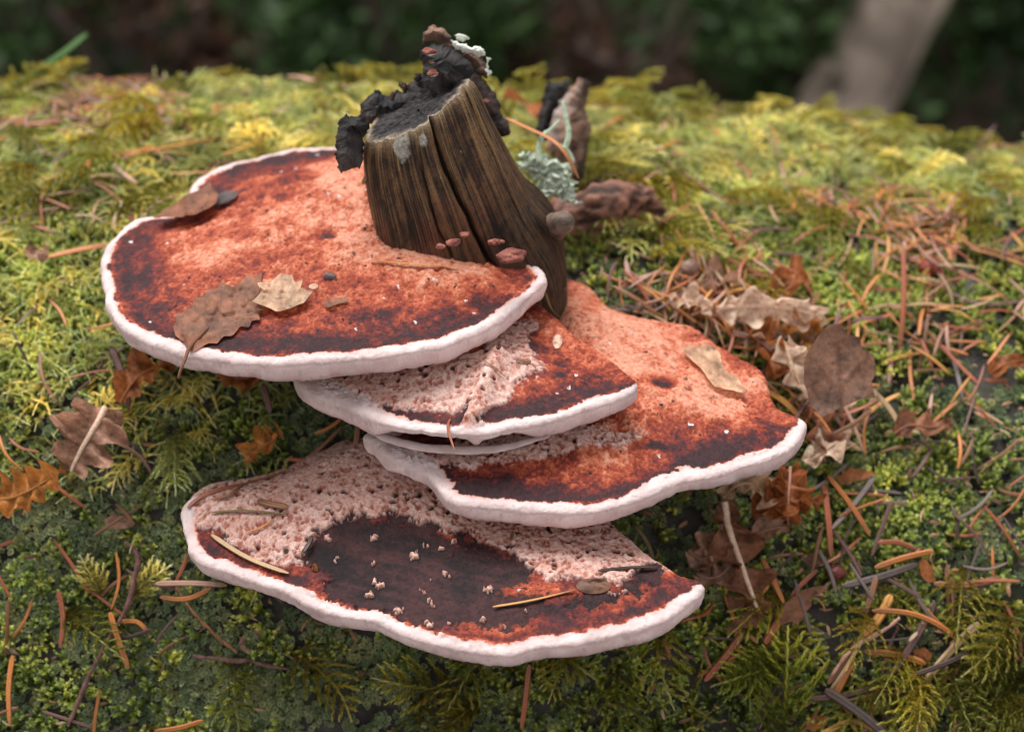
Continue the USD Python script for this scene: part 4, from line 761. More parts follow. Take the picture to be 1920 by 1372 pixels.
#STAGE4
# ------------------------------------------------------------------ fallen leaves
LEAF = {'brown': (0.28, 0.12, 0.068), 'tan': (0.62, 0.40, 0.255), 'pale': (0.78, 0.55, 0.41), 'dark': (0.19, 0.095, 0.06), 'rust': (0.36, 0.12, 0.04), 'orange': (0.46, 0.19, 0.05), 'pink': (0.42, 0.23, 0.16), 'grey': (0.13, 0.10, 0.10)}
def leaf_cols(v, base_c, sd, dark=0.5):
    n1 = nz(v, 160, sd, 3)[:, None]; n2 = nz(v, 700, sd + 1, 2)[:, None]; c = np.array(base_c)
    return np.clip(c * (1 + 1.5 * n1 + 1.2 * n2) * np.where(nz(v, 380, sd + 2, 2) > 0.24, 1 - dark, 1.0)[:, None], 0.01, 0.9)
def flat_leaf(outline, colr, label, on=None, veins=(), lift=0.0008, wav=0.0012, sd=0, stalk=None, name='dead_leaf', dome=0.0, depth=None, tiltp=0.0):
    ol = np.array(outline, float); S_ = 2e-4; pg = Polygon(ol * S_).buffer(0)
    if pg.geom_type != 'Polygon': pg = max(pg.geoms, key=lambda g: g.area)
    edge = shapely.get_coordinates(pg.exterior.segmentize(0.001)); edge = edge + 0.0011 * np.column_stack([nz(p3(edge, sd), 300, sd, 3), nz(p3(edge, sd), 300, sd + 1, 3)]); pg = Polygon(edge).buffer(0)
    if pg.geom_type != 'Polygon': pg = max(pg.geoms, key=lambda g: g.area)
    uv, f, _ = fill(pg, [0, 0.0004], 0.0009, 0.0008); px = uv / S_; tree, _s = edge_tree(pg, 0.0004); dd = tree.query(uv)[0]
    if on is not None: P = on_bracket(on, px, lift); N = np.tile(on['n'], (len(P), 1))
    elif depth is not None:
        c = px.mean(0); n = unit(-FWD + math.tan(tiltp) * UPV); Pc = at(c[0], c[1], depth); d = rays(px); t = ((Pc - CAM) @ n) / (d @ n); P = CAM + d * t[:, None]; N = np.tile(n, (len(P), 1))
    else: P = on_log(px, lift); N = log_normal(P)
    h = wav * (nz(p3(uv, sd), 55, sd + 3, 2) + 0.2) * 2.2 + dome * smooth(0, 0.012, dd) + 0.0006 * smooth(0.003, 0, dd) * (0.5 + nz(p3(uv, sd), 300, sd + 4, 2) * 2)
    vm = np.zeros(len(uv))
    for (a, b) in veins:
        a, b = np.array(a, float) * S_, np.array(b, float) * S_; ab = b - a; t = np.clip(((uv - a) @ ab) / (ab @ ab), 0, 1); dist = np.linalg.norm(uv - a - t[:, None] * ab, axis=1); vm = np.maximum(vm, np.exp(-(dist / 0.0009) ** 2) * (1 - 0.35 * t))
    V = P + N * (h + 0.0005 * vm)[:, None]; c = leaf_cols(V, LEAF[colr], sd + 5); c = lerp(c, c * np.array([0.5, 0.42, 0.4]), (vm * 0.8)[:, None])
    loc = P.mean(0); o = thing(name, label, 'leaf', loc=loc); obj('blade', V, f[:, ::-1] if False else f, M_leaf, o, c, loc=loc)
    if stalk is not None:
        sp = np.array(stalk[0], float); Q = (on_bracket(on, sp, 0.0016) if on is not None else on_log(sp, lift + 0.001)) + 0.0
        if len(stalk) > 2: Q = np.array([at(p[0], p[1], d_) for p, d_ in zip(sp, stalk[2])])
        v, ff = tube(spline(Q, 18), np.linspace(stalk[1], stalk[1] * 0.7, 18), 8); obj('stalk', v, ff, M_wood, o, np.tile(np.array(LEAF[colr]) * 0.6, (len(v), 1)), loc=loc)
    return o
def curl_leaf(pts, lifts, W, colr, label, nl=3, fold=0.9, twist=0.0, ruff=0.0025, sd=0, rib=0.0007, name='dead_leaf', deep=0.55, on=None, rib_c=None, tw0=0.0):
    P = (on_log(pts, 0.004) if on is None else on_bracket(on, np.array(pts, float), 0.001)); NN = log_normal(P); P = P + NN * np.array(lifts)[:, None]
    n, m = 90, 33; p = spline(P, n); t, s, nn = frames(p, NN.mean(0)); u = np.linspace(0, 1, n); c = np.linspace(-1, 1, m); r = np.random.default_rng(sd)
    env = np.sin(np.pi * np.clip(u * 0.93 + 0.05, 0, 1)) ** 0.6
    ph1, ph2 = r.uniform(0, .5, 2); wl = W * env * (1 - deep + deep * np.abs(np.sin(np.pi * (u * nl + ph1))) ** 0.8); wr = W * env * (1 - deep + deep * np.abs(np.sin(np.pi * (u * nl + ph2))) ** 0.8)
    w = np.where(c[None] < 0, wl[:, None], wr[:, None]); fo = fold * (1 + 1.6 * (fbm(np.column_stack([u * 5, u * 0 + sd, u * 0]), 2, sd) - .5))[:, None]
    ang = fo * c[None]; fo_s = np.where(np.abs(fo) < 1e-3, 1e-3, fo); X = w * np.sin(ang) / fo_s; Z = w * (1 - np.cos(ang)) / fo_s
    a = tw0 + twist * u + 0.5 * (fbm(np.column_stack([u * 4, u * 0, u * 0 + sd]), 2, sd + 1) - .5); S2 = np.cos(a)[:, None] * s + np.sin(a)[:, None] * nn; N2 = -np.sin(a)[:, None] * s + np.cos(a)[:, None] * nn
    V = p[:, None] + X[..., None] * S2[:, None] + Z[..., None] * N2[:, None] + (np.abs(c)[None] * ruff * 2 * np.sin(u[:, None] * nl * 9 + c[None] * 2 + sd))[..., None] * N2[:, None] * .5
    V = V + (0.3 * ruff * nz(V, 260, sd + 2, 2))[..., None] * t[:, None]
    v = V.reshape(-1, 3); v = v + 0.0007 * nz(v, 330, sd + 6, 3)[:, None] * np.repeat(N2, m, 0)
    loc = p.mean(0); o = thing(name, label, 'leaf', loc=loc); cc = leaf_cols(v, LEAF[colr], sd + 8, 0.35); cc = cc * (1 - 0.25 * np.exp(-(np.abs(np.tile(c, n)) / 0.06)))[:, None]
    obj('blade', v, grid_faces(n, m), M_leaf, o, cc, loc=loc)
    v2, f2 = tube(p + nn * 0.0003, np.linspace(rib, rib * 0.45, n), 8); obj('midrib', v2, f2, M_wood, o, np.tile(np.array(LEAF[rib_c or colr]) * (1.05 if rib_c else 0.8), (len(v2), 1)), loc=loc)
    return o
ZA = lambda pts: [(150 + x / 2.667, 240 + y / 2.667) for x, y in pts]
ZD = lambda pts: [(960 + x / 2.667, 500 + y / 2.667) for x, y in pts]
ZE = lambda pts: [(1200 + x / 2.667, 400 + y / 2.667) for x, y in pts]
ZF = lambda pts: [(1200 + x / 2.667, 858 + y / 2.667) for x, y in pts]
flat_leaf(ZA([(540,1112),(520,1080),(480,1045),(466,1000),(482,975),(470,935),(510,925),(560,890),(575,850),(610,852),(640,815),(690,805),(705,775),(760,800),(800,780),(830,740),(870,755),(908,728),(905,780),(920,800),(890,850),(915,870),(935,905),(895,930),(900,965),(860,970),(850,1000),(800,1000),(760,1045),(720,1048),(690,1080),(640,1085),(600,1108),(565,1122)]), 'brown', 'large thin brown lobed leaf flat on the topmost bracket, its stalk hanging over the rim', b1,
          [(ZA([(540,1110)])[0], ZA([(700,930)])[0]), (ZA([(545,1100)])[0], ZA([(880,960)])[0]), (ZA([(540,1110)])[0], ZA([(480,960)])[0]), (ZA([(640,1000)])[0], ZA([(720,830)])[0])], sd=3, lift=0.0007, wav=0.0004,
          stalk=(ZA([(640,1000),(580,1060),(540,1112),(528,1150),(505,1205),(492,1250)]), 0.0008, (0.0,) * 0 or [project(on_bracket(b1, np.array(ZA([(640,1000)])), 0.0008))[1][0], project(on_bracket(b1, np.array(ZA([(580,1060)])), 0.0012))[1][0], project(on_bracket(b1, np.array(ZA([(540,1112)])), 0.0024))[1][0] - 0.001, project(on_bracket(b1, np.array(ZA([(540,1112)])), 0.002))[1][0] - 0.006, project(on_bracket(b1, np.array(ZA([(540,1112)])), 0.002))[1][0] - 0.0085, project(on_bracket(b1, np.array(ZA([(540,1112)])), 0.002))[1][0] - 0.009]))
flat_leaf(ZA([(860,876),(905,835),(885,785),(955,775),(1010,735),(1062,745),(1078,788),(1118,768),(1108,812),(1168,825),(1120,882),(1062,908),(1000,932),(930,906)]), 'tan', 'small pale tan leaf fragment with a toothed edge on top of the big brown leaf', b1,
          [(ZA([(1000,930)])[0], ZA([(1010,740)])[0]), (ZA([(1000,900)])[0], ZA([(1110,820)])[0]), (ZA([(1000,900)])[0], ZA([(900,840)])[0])], sd=11, lift=0.0022, wav=0.0009)
flat_leaf(ZA([(370,460),(410,425),(470,395),(560,340),(625,310),(650,280),(672,318),(692,348),(685,392),(640,428),(585,452),(520,462),(450,458)]), 'brown', 'folded brown leaf bridging the notch in the back rim of the topmost bracket', b1, [(ZA([(540,470)])[0], ZA([(520,410)])[0])], sd=17, lift=0.0035, wav=0.0025)
flat_leaf(ZA([(690,345),(730,325),(795,325),(780,358),(740,382),(690,398)]), 'grey', 'small slate-grey leaf flake right of the folded leaf on the topmost bracket', b1, sd=19, lift=0.001)
flat_leaf(ZA([(1218,875),(1260,850),(1335,845),(1345,870),(1290,885),(1235,905)]), 'brown', 'tiny curled brown flake near the centre front of the topmost bracket', b1, sd=21, lift=0.001)
flat_leaf(ZD([(850,415),(880,405),(905,400),(925,412),(955,395),(990,393),(1020,415),(1042,445),(1050,490),(1085,535),(1130,555),(1150,600),(1185,645),(1120,632),(1070,620),(1010,600),(975,560),(945,515),(895,470),(870,450),(862,432)]), 'tan', 'pale tan leaf with finger-like lobes lying on the right-hand bracket', b3, [(ZD([(1180,640)])[0], ZD([(900,420)])[0]), (ZD([(1030,540)])[0], ZD([(1000,400)])[0])], sd=23, lift=0.0022, wav=0.0010)
flat_leaf(ZE([(815,735),(850,680),(900,605),(930,575),(965,570),(1010,590),(1030,622),(1090,632),(1110,690),(1165,712),(1182,790),(1155,850),(1172,930),(1100,945),(1050,965),(960,1000),(900,1032),(850,955),(815,850)]), 'dark', 'large mottled dark brown round-lobed leaf standing on edge right of the curled leaves', None,
          [(ZE([(990,980)])[0], ZE([(985,640)])[0]), (ZE([(990,900)])[0], ZE([(860,740)])[0]), (ZE([(990,880)])[0], ZE([(1120,740)])[0])], sd=29, wav=0.006, depth=0.800, tiltp=0.35)
# curled oak-like leaves on the right of the brackets
curl_leaf(ZE([(370,585),(500,590),(640,600),(780,615),(900,632)]), [.016, .018, .019, .018, .016], 0.0125, 'pale', 'curled beige leaf with a straight pale midrib, at the back edge of the right-hand bracket', 3, 1.3, 0.2, 0.004, 41, 0.0010, rib_c='pale', tw0=-0.9)
curl_leaf(ZE([(690,770),(720,850),(760,920),(810,990)]), [.020, .020, .017, .012], 0.013, 'pale', 'twisted beige leaf curl hanging in front of the dark round-lobed leaf', 2, 1.6, 0.8, 0.004, 42, 0.0009, rib_c='tan')
curl_leaf(ZE([(560,640),(600,700),(640,740),(700,740)]), [.012, .012, .012, .012], 0.011, 'tan', 'crumpled tan leaf lobe under the straight-ribbed beige leaf', 2, 1.4, 0.5, 0.004, 43)
curl_leaf(ZE([(700,640),(760,670),(820,690),(890,720)]), [.012, .014, .014, .012], 0.010, 'orange', 'orange-brown leaf curl right below the pale midrib tip', 2, 1.5, -0.5, 0.003, 44)
curl_leaf(ZE([(290,490),(330,440),(420,430),(450,480)]), [.010, .012, .012, .008], 0.010, 'pink', 'pinkish brown crumpled leaf behind the right-hand bracket', 2, 1.3, 0.6, 0.004, 45)
curl_leaf(ZE([(150,545),(210,540),(290,560),(340,600)]), [.012, .014, .014, .012], 0.008, 'pale', 'pale rounded leaf curl touching the back edge of the right-hand bracket', 2, 1.5, 0.2, 0.003, 46)
curl_leaf(ZE([(590,530),(660,500),(740,470),(760,340)]), [.008, .012, .014, .016], 0.011, 'rust', 'rust-brown upright leaf between the moss and the curled beige leaves', 2, 1.0, 0.4, 0.004, 47)
curl_leaf(ZE([(850,1000),(880,1090),(900,1180),(920,1250)]), [.012, .012, .011, .008], 0.009, 'brown', 'brown leaf strip hanging beside the right tip of the right-hand bracket', 2, 1.2, 0.5, 0.003, 48)
curl_leaf(ZE([(1260,1140),(1330,1110),(1420,1120),(1540,1090)]), [.008, .010, .010, .008], 0.008, 'brown', 'reddish brown leaf scrap on the moss below the tall crossed needles', 2, 1.0, 0.4, 0.003, 49)
curl_leaf(ZF([(400,240),(460,195),(540,190),(600,225),(640,240)]), [.014, .018, .018, .016, .012], 0.010, 'tan', 'upper curled tan oak leaf under the right-hand bracket rim', 3, 1.2, 0.5, 0.004, 51)
curl_leaf(ZF([(545,290),(620,290),(700,270),(760,240),(880,270)]), [.012, .015, .016, .014, .012], 0.0125, 'rust', 'rusty crumpled oak leaf with narrow lobes right of the lowest bracket', 3, 1.1, 0.6, 0.004, 52)
curl_leaf(ZF([(555,412),(620,385),(690,370),(750,350)]), [.010, .012, .012, .012], 0.007, 'pink', 'narrow pointed leaf lobe below the rusty crumpled oak leaf', 1, 1.1, 0.3, 0.003, 53)
curl_leaf(ZF([(730,100),(722,180),(715,270),(722,365)]), [.014, .016, .016, .012], 0.010, 'rust', 'brown leaf hanging from a vertical midrib right below the right-hand bracket', 3, 1.0, 0.4, 0.004, 54, rib_c='pink')
curl_leaf(ZF([(402,262),(430,400),(490,560),(540,690),(590,805)]), [.016, .015, .014, .013, .012], 0.0125, 'brown', 'oak leaf with long pale stalk hanging down right of the lowest bracket', 3, 0.8, 0.5, 0.005, 55, 0.0016, rib_c='pale', deep=0.85)
curl_leaf(ZF([(235,475),(310,520),(380,450),(440,400)]), [.009, .010, .012, .012], 0.0095, 'pink', 'pinkish brown wavy leaf lobe reaching left from the long pale stalk', 2, 0.8, 0.5, 0.004, 56)
curl_leaf(ZF([(275,590),(350,610),(420,570),(460,500)]), [.009, .010, .012, .012], 0.008, 'pink', 'lower wavy leaf lobe left of the long pale stalk', 2, 0.9, 0.5, 0.004, 57)
flat_leaf(ZF([(430,880),(470,810),(540,760),(598,800),(575,850),(520,850),(480,870)]), 'brown', 'brown leaf scrap at the lower end of the long pale stalk', None, sd=59, lift=0.010, wav=0.003)
flat_leaf(ZF([(432,700),(440,680),(520,690),(540,720),(510,745),(440,778)]), 'brown', 'small brown leaf lobe left of the lower end of the long pale stalk', None, sd=60, lift=0.010, wav=0.003)
flat_leaf(ZF([(690,790),(720,730),(775,690),(768,640),(790,670),(850,650),(905,645),(938,652),(915,675),(860,690),(850,740),(822,770),(840,795),(795,812),(790,838),(760,815),(700,838)]), 'brown', 'mottled brown leaf fragment with pointed lobes lying over two rust needles', None, sd=61, lift=0.010, wav=0.004)
flat_leaf(ZF([(980,100),(1050,55),(1120,70),(1180,90),(1100,120),(1000,135)]), 'rust', 'rusty leaf flake above the crossed needles on the right', None, sd=62, lift=0.008, wav=0.003)
flat_leaf(ZF([(800,500),(860,475),(940,500),(1000,515),(930,535),(840,548)]), 'dark', 'dark leaf flake between the two long needles on the right', None, sd=63, lift=0.006, wav=0.003)
flat_leaf(ZF([(1390,520),(1420,505),(1465,560),(1480,620),(1440,625),(1405,590)]), 'rust', 'glossy rust bud scale among the needles on the right', None, sd=64, lift=0.008, wav=0.002)
flat_leaf(ZF([(1360,960),(1420,945),(1460,985),(1440,1015),(1380,1010)]), 'rust', 'dark red bud scale behind the brown and orange needles, bottom right', None, sd=65, lift=0.006, wav=0.002)
flat_leaf(ZF([(820,1320),(870,1285),(940,1290),(930,1330),(860,1372)]), 'orange', 'curled brown scale at the bottom edge left of the dark long needle', None, sd=66, lift=0.006, wav=0.004)
flat_leaf(ZF([(1800,900),(1860,870),(1930,880),(1930,960),(1850,950)]), 'brown', 'brown folded leaf at the right edge near the bottom', None, sd=67, lift=0.006, wav=0.004)
flat_leaf([(448,1203),(455,1190),(480,1178),(500,1185),(503,1205),(490,1225),(465,1225),(450,1215)], 'pink', 'small pinkish brown leaf scrap in the dark below the left of the lowest bracket', None, sd=70, lift=0.004, wav=0.002)
flat_leaf([(196,975),(215,962),(245,972),(252,985),(228,992),(200,990)], 'pink', 'pinkish leaf scrap beside a needle left of the lowest bracket', None, sd=71, lift=0.007, wav=0.002)
curl_leaf([(1520, 690), (1545, 720), (1560, 760), (1580, 790)], [.014, .016, .014, .012], 0.010, 'tan', 'tan leaf curl in the heap just below the dark round-lobed leaf', 2, 1.3, 0.6, 0.004, 80)
curl_leaf([(1395, 640), (1420, 668), (1432, 700), (1450, 735)], [.012, .015, .015, .012], 0.009, 'rust', 'rust leaf curl between the pale leaf on the cap and the beige curls', 2, 1.2, 0.4, 0.004, 81)
curl_leaf([(1500, 880), (1530, 870), (1560, 850), (1590, 850)], [.010, .012, .012, .010], 0.008, 'pale', 'pale torn leaf curl under the white tip of the right-hand bracket', 2, 1.2, 0.5, 0.004, 82)
# oak leaf at the left edge
curl_leaf([(212, 790), (195, 822), (172, 858), (146, 899)], [.016, .017, .017, .014], 0.0185, 'pink', 'blurred orange-brown oak leaf on a pale midrib at the left', 3, 0.7, 0.3, 0.005, 72, 0.0014, rib_c='pale', deep=0.6)
curl_leaf([(-30, 945), (30, 945), (80, 925), (135, 895)], [.010, .012, .012, .014], 0.0110, 'orange', 'crinkled bright orange leaf end at the left edge', 4, 1.0, 0.3, 0.006, 73, 0.0009, deep=0.35)
curl_leaf([(235, 772), (255, 745), (285, 720), (335, 700)], [.010, .012, .012, .010], 0.010, 'rust', 'blurred brown leaf in the moss below the left rim of the topmost bracket', 2, 0.8, 0.4, 0.004, 74, deep=0.3)
curl_leaf([(430, 722), (455, 735), (480, 735), (510, 720)], [.012, .014, .014, .010], 0.010, 'rust', 'orange-red leaf curl under the front rim of the topmost bracket', 2, 1.0, 0.4, 0.004, 75, deep=0.3)
curl_leaf([(470, 880), (500, 862), (520, 850), (528, 830)], [.014, .018, .018, .016], 0.009, 'orange', 'orange leaf curl behind the left end of the lowest bracket', 2, 1.3, 0.5, 0.004, 76, deep=0.3)
curl_leaf([(85, 500), (82, 510), (90, 520)], [.010, .012, .010], 0.006, 'pink', 'round brown seed husk on bright moss at the left edge', 1, 1.5, 0.2, 0.001, 77, deep=0.1, name='seed_husk')
curl_leaf([(1850, 715), (1880, 700), (1920, 690)], [.006, .007, .006], 0.006, 'rust', 'rust leaf scrap at the right edge', 1, 0.8, 0.2, 0.002, 78)
# leaf between stump and split branch
curl_leaf([(945, 215), (985, 240), (1010, 262), (1030, 280)], [.010, .012, .012, .010], 0.005, 'rust', 'reddish brown leaf wedged between the stump and the split branch stub', 1, 1.0, 0.3, 0.003, 79, deep=0.1)

# ------------------------------------------------------------------ needles and twigs one can pick out
NE = lambda *p: ZE(p); NF = lambda *p: ZF(p)
for pts, c, lab, *kw in [
    (NE((250,95),(300,300)), 'pink', 'pale upright dead needle above the curled leaves, nearest the dead branch'),
    (NE((330,100),(600,200)), 'orange', 'bright orange blurred needle behind the green moss, right of the pale upright one'),
    (NE((660,195),(930,230)), 'mauve', 'mauve needle lying level above the green moss patch'),
    (NE((1060,120),(990,265)), 'beige', 'whitish blurred needle standing beside the level mauve one'),
    (NE((985,205),(915,290)), 'orange', 'short orange needle under the whitish one'),
    (NE((1270,90),(1370,140),(1460,240)), 'amber', 'amber curved needle at the right end of the needle pile on green moss'),
    (NE((1130,115),(1350,50)), 'orange', 'orange needle on top of the needle pile, rising to the right'),
    (NE((1180,140),(1290,175),(1380,240)), 'beige', 'beige needle left of the amber curved one'),
    (NE((1590,150),(1760,180),(1930,235)), 'rust', 'long rust needle running out of the right edge', dict(w=0.0017)),
    (NE((1490,180),(1530,400)), 'rust', 'rust needle standing right of the green moss patch'),
    (NE((1720,160),(1930,70)), 'rust', 'rust needle rising to the right edge, upper right'),
    (NE((1420,95),(1760,60)), 'orange', 'orange level needle behind the long rust one'),
    (NE((1540,390),(1700,450),(1900,440)), 'mauve', 'mauve curved needle at the right edge beside green moss'),
    (NE((1690,430),(1820,405)), 'amber', 'amber short needle over the mauve curved one'),
    (NE((1290,290),(1305,500),(1295,710)), 'rust', 'tall straight brown needle standing in bright green moss', dict(w=0.0017, lifts=[.016, .008, 0])),
    (NE((1010,455),(1190,570)), 'rust', 'short red needle slanting down across bright green moss'),
    (NE((760,605),(950,540)), 'green', 'grey-green needle behind the curled beige leaf'),
    (NE((740,580),(890,500)), 'rust', 'rust needle crossing above the grey-green one', dict(lift=.010)),
    (NE((880,410),(800,540)), 'mauve', 'thin mauve needle meeting the rust one behind the curled leaf'),
    (NE((1250,620),(1245,850)), 'pink', 'upright pinkish needle right of the dark round-lobed leaf', dict(w=0.0016)),
    (NE((1440,590),(1570,730),(1690,850)), 'rust', 'red needle of the crossed pair on the right, running down right', dict(lift=.011)),
    (NE((1495,560),(1570,740),(1615,930)), 'grey', 'dark grey needle of the crossed pair on the right', dict(w=0.0016)),
    (NE((1590,710),(1710,640)), 'rust', 'short red needle stub right of the crossed pair'),
    (NE((1440,655),(1560,700)), 'beige', 'short beige needle left of the crossed pair'),
    (NE((1350,680),(1370,930)), 'orange', 'orange needle left below the crossed pair'),
    (NE((1480,470),(1340,650)), 'mauve', 'mauve needle leaning above the crossed pair'),
    (NE((1740,755),(1850,600)), 'orange', 'orange needle near the right edge beside the crossed pair'),
    (NE((1710,830),(1840,830)), 'rust', 'rust level needle near the right edge under the crossed pair'),
    (NE((1140,870),(1235,960),(1310,1085)), 'beige', 'thick beige needle leaning right below the dark round-lobed leaf', dict(w=0.0018, lift=.011)),
    (NE((920,1050),(1030,990),(1150,970)), 'orange', 'orange needle at the foot of the dark round-lobed leaf'),
    (NE((1045,1110),(1150,990),(1300,900)), 'amber', 'amber needle crossing under the thick beige one', dict(w=0.0017)),
    (NE((1090,1090),(1200,1000)), 'dark', 'dark needle under the amber one'),
    (NE((570,870),(690,920),(800,1020)), 'amber', 'bright amber needle at the back right of the right-hand bracket', dict(w=0.0020, lift=.014)),
    (NE((510,830),(615,860)), 'amber', 'short amber needle tip on the back of the right-hand bracket', dict(lift=.014)),
    (NE((870,1050),(980,1110),(1105,1185)), 'beige', 'thick tan needle right of the white tip of the right-hand bracket', dict(w=0.0021, lift=.012)),
    (NE((965,1005),(1010,1060),(1040,1120)), 'pink', 'pale split needle above the thick tan one', dict(w=0.0016, lift=.014)),
    (NE((1450,1060),(1590,940)), 'orange', 'orange needle under the dark needle, pointing up right'),
    (NE((1425,1140),(1460,900)), 'pink', 'thin upright needle over the reddish leaf scrap', dict(lift=.012)),
    (NE((1310,1060),(1410,980)), 'rust', 'rust needle left of the reddish leaf scrap'),
    (NE((380,505),(430,545),(470,580)), 'amber', 'amber needle poking up behind the curled beige leaf', dict(lift=.014)),
    (NE((420,480),(480,530),(545,575)), 'dark', 'dark needle parallel to the amber one behind the curled leaf', dict(lift=.012)),
    (NE((545,520),(600,590)), 'amber', 'second amber needle behind the curled leaf, left of the rust leaf', dict(lift=.012)),
    (NE((210,390),(290,470),(380,560)), 'rust', 'rust needle behind the right-hand bracket, slanting down', dict(lift=.012)),
    (NE((370,690),(440,710),(510,715)), 'amber', 'amber bent needle under the straight-ribbed leaf', dict(lift=.013)),
    ([(1173,487),(1185,525),(1220,555),(1284,585)], 'pink', 'long curved tan needle behind the hump of the right-hand bracket', dict(w=0.0018, lift=.012)),
    ([(1604,372),(1578,431)], 'rust', 'rust needle standing in the upper right moss', dict(lift=.010)),
    ([(1835,218),(1812,265),(1800,312)], 'mauve', 'mauve bent stalk standing on the log at upper right', dict(lifts=[.014,.006,0])),
    ([(1463,303),(1472,363)], 'pink', 'pink needle tip standing in yellow moss, upper right', dict(lift=.010)),
    ([(1850,345),(1930,375)], 'orange', 'orange needle at the right edge on yellow moss'),
    ([(1320,225),(1350,255)], 'orange', 'orange flake needle in the blurred moss behind the dead branch'),
    ([(560,113),(613,167)], 'pink', 'pale pink blurred needle on the skyline left of the stump', dict(w=0.0026, lift=.012)),
    ([(632,122),(600,142)], 'orange', 'orange needle on the skyline right of the pale pink one', dict(lift=.012)),
    ([(230,377),(213,433)], 'beige', 'beige blurred needle behind the left rim of the topmost bracket', dict(w=0.0022, lift=.012)),
    ([(290,395),(262,412)], 'beige', 'short beige needle end touching the left notch of the topmost bracket', dict(lift=.012)),
    ([(90,482),(150,468),(215,458)], 'orange', 'orange needle running behind the left rim of the topmost bracket', dict(w=0.002, lift=.010)),
    ([(187,293),(290,280),(410,258)], 'orange', 'long orange blurred needle behind the topmost bracket', dict(w=0.0018, lift=.010)),
    ([(213,307),(257,343)], 'pink', 'pinkish needle crossing the long orange blurred one', dict(w=0.0018, lift=.011)),
    ([(150,328),(180,285)], 'orange', 'short orange needle left of the long orange blurred one', dict(w=0.002, lift=.010)),
    ([(415,290),(500,255)], 'amber', 'amber needle tip just above the back rim of the topmost bracket', dict(lift=.010)),
    ([(220,178),(260,170),(305,182)], 'amber', 'amber arched needle in blurred moss at upper left', dict(w=0.0018, lift=.012)),
    ([(390,222),(430,200),(478,198)], 'amber', 'amber arched needle above the topmost bracket', dict(w=0.0016, lift=.012)),
    ([(0,228),(60,232),(115,226)], 'rust', 'rust needle at the left edge in blurred moss', dict(w=0.002, lift=.010)),
    ([(950,222),(1000,245),(1050,275),(1085,335)], 'orange', 'orange curved needle hooked over the pale lichen stalks', dict(depth=[.855,.845,.835,.832], w=.0015)),
    (NF((920,130),(945,330),(955,490)), 'rust', 'orange-brown straight needle standing right of the curled oak leaves', dict(w=0.0021)),
    (NF((940,90),(1050,230),(1150,390)), 'orange', 'orange needle slanting down over the grey one, right side', dict(w=0.0017, lift=.011)),
    (NF((1170,100),(1080,220),(960,355)), 'grey', 'grey-brown needle under the slanting orange one', dict(w=0.0018)),
    (NF((1260,215),(1210,350),(1160,490)), 'mauve', 'thin mauve needle rising beside the bright moss shoots', dict(w=0.0014)),
    (NF((970,365),(1050,480),(1110,590)), 'mauve', 'mauve thin needle below the foot of the straight one'),
    (NF((1175,550),(1320,500),(1470,465)), 'orange', 'orange needle pointing right above the grey spotted one', dict(w=0.0019, lift=.010)),
    (NF((1015,640),(1200,595),(1390,530)), 'grey', 'grey black-spotted needle below the orange one', dict(w=0.0022)),
    (NF((1120,785),(1180,590)), 'brown', 'brown black-spotted needle hanging below the grey spotted one', dict(w=0.0021)),
    (NF((1470,630),(1640,635),(1805,600)), 'brown', 'brown spotted needle lying level toward the right edge', dict(w=0.0022)),
    (NF((1190,425),(1300,425),(1380,465)), 'rust', 'glossy rust flat needle above the orange one on the right', dict(w=0.0016)),
    (NF((1600,720),(1690,660),(1800,600)), 'dark', 'dark red thin needle crossing under the level brown one'),
    (NF((610,505),(660,600),(720,725)), 'orange', 'orange needle above the mottled leaf fragment', dict(w=0.0018, lift=.010)),
    (NF((650,560),(700,640)), 'rust', 'rust needle behind the orange one above the mottled leaf'),
    (NF((642,638),(560,745)), 'orange', 'short orange needle at the end of the long pale leaf stalk', dict(lift=.010)),
    (NF((885,560),(800,640),(760,690)), 'rust', 'rust needle rising right above the mottled leaf fragment', dict(w=0.0016)),
    (NF((710,790),(660,870),(625,930)), 'rust', 'thick rust needle below the mottled leaf fragment', dict(w=0.0026)),
    (NF((1255,685),(1200,790),(1115,890)), 'amber', 'amber broad needle in the fan at lower right', dict(w=0.0030)),
    (NF((1120,880),(1040,1000),(940,1130)), 'brown', 'brown needle at the left of the fan at lower right', dict(w=0.0024)),
    (NF((1110,910),(1030,1050),(945,1170)), 'beige', 'long pale needle along the brown one in the fan at lower right', dict(lift=.010)),
    (NF((1070,1010),(1020,1100),(980,1180)), 'orange', 'orange needle at the foot of the fan at lower right', dict(w=0.0024)),
    (NF((1160,765),(1380,785),(1565,880)), 'orange', 'long curved orange needle arching over the dark brown one', dict(w=0.0017, lift=.013)),
    (NF((1475,720),(1380,900),(1250,1095)), 'mauve', 'long dark mauve needle slanting under the arched orange one', dict(w=0.0024)),
    (NF((1695,825),(1560,960),(1400,1150)), 'beige', 'long flat beige needle at lower right', dict(w=0.0028)),
    (NF((1645,975),(1520,1030),(1370,1085)), 'dark', 'dark mauve pointed needle crossing over the beige one', dict(lift=.011, w=0.0017)),
    (NF((1120,970),(1280,985),(1430,1030)), 'orange', 'orange-red level needle under the long dark mauve one', dict(w=0.0024)),
    (NF((850,1205),(1000,1190),(1170,1150)), 'mauve', 'mauve needle near the bottom left of the fan', dict(w=0.0019)),
    (NF((1050,1215),(1180,1185),(1310,1160)), 'rust', 'rust needle near the bottom right of the fan', dict(w=0.0026)),
    (NF((925,1160),(1080,1260),(1230,1385)), 'grey', 'long dark striped needle running off the bottom edge', dict(w=0.0030, lift=.011)),
    (NF((1190,1150),(1170,1240),(1140,1330)), 'rust', 'rust needle under the dark striped one at the bottom'),
    (NF((900,1385),(990,1340),(1060,1310)), 'amber', 'amber needle arched left at the bottom edge', dict(w=0.0018)),
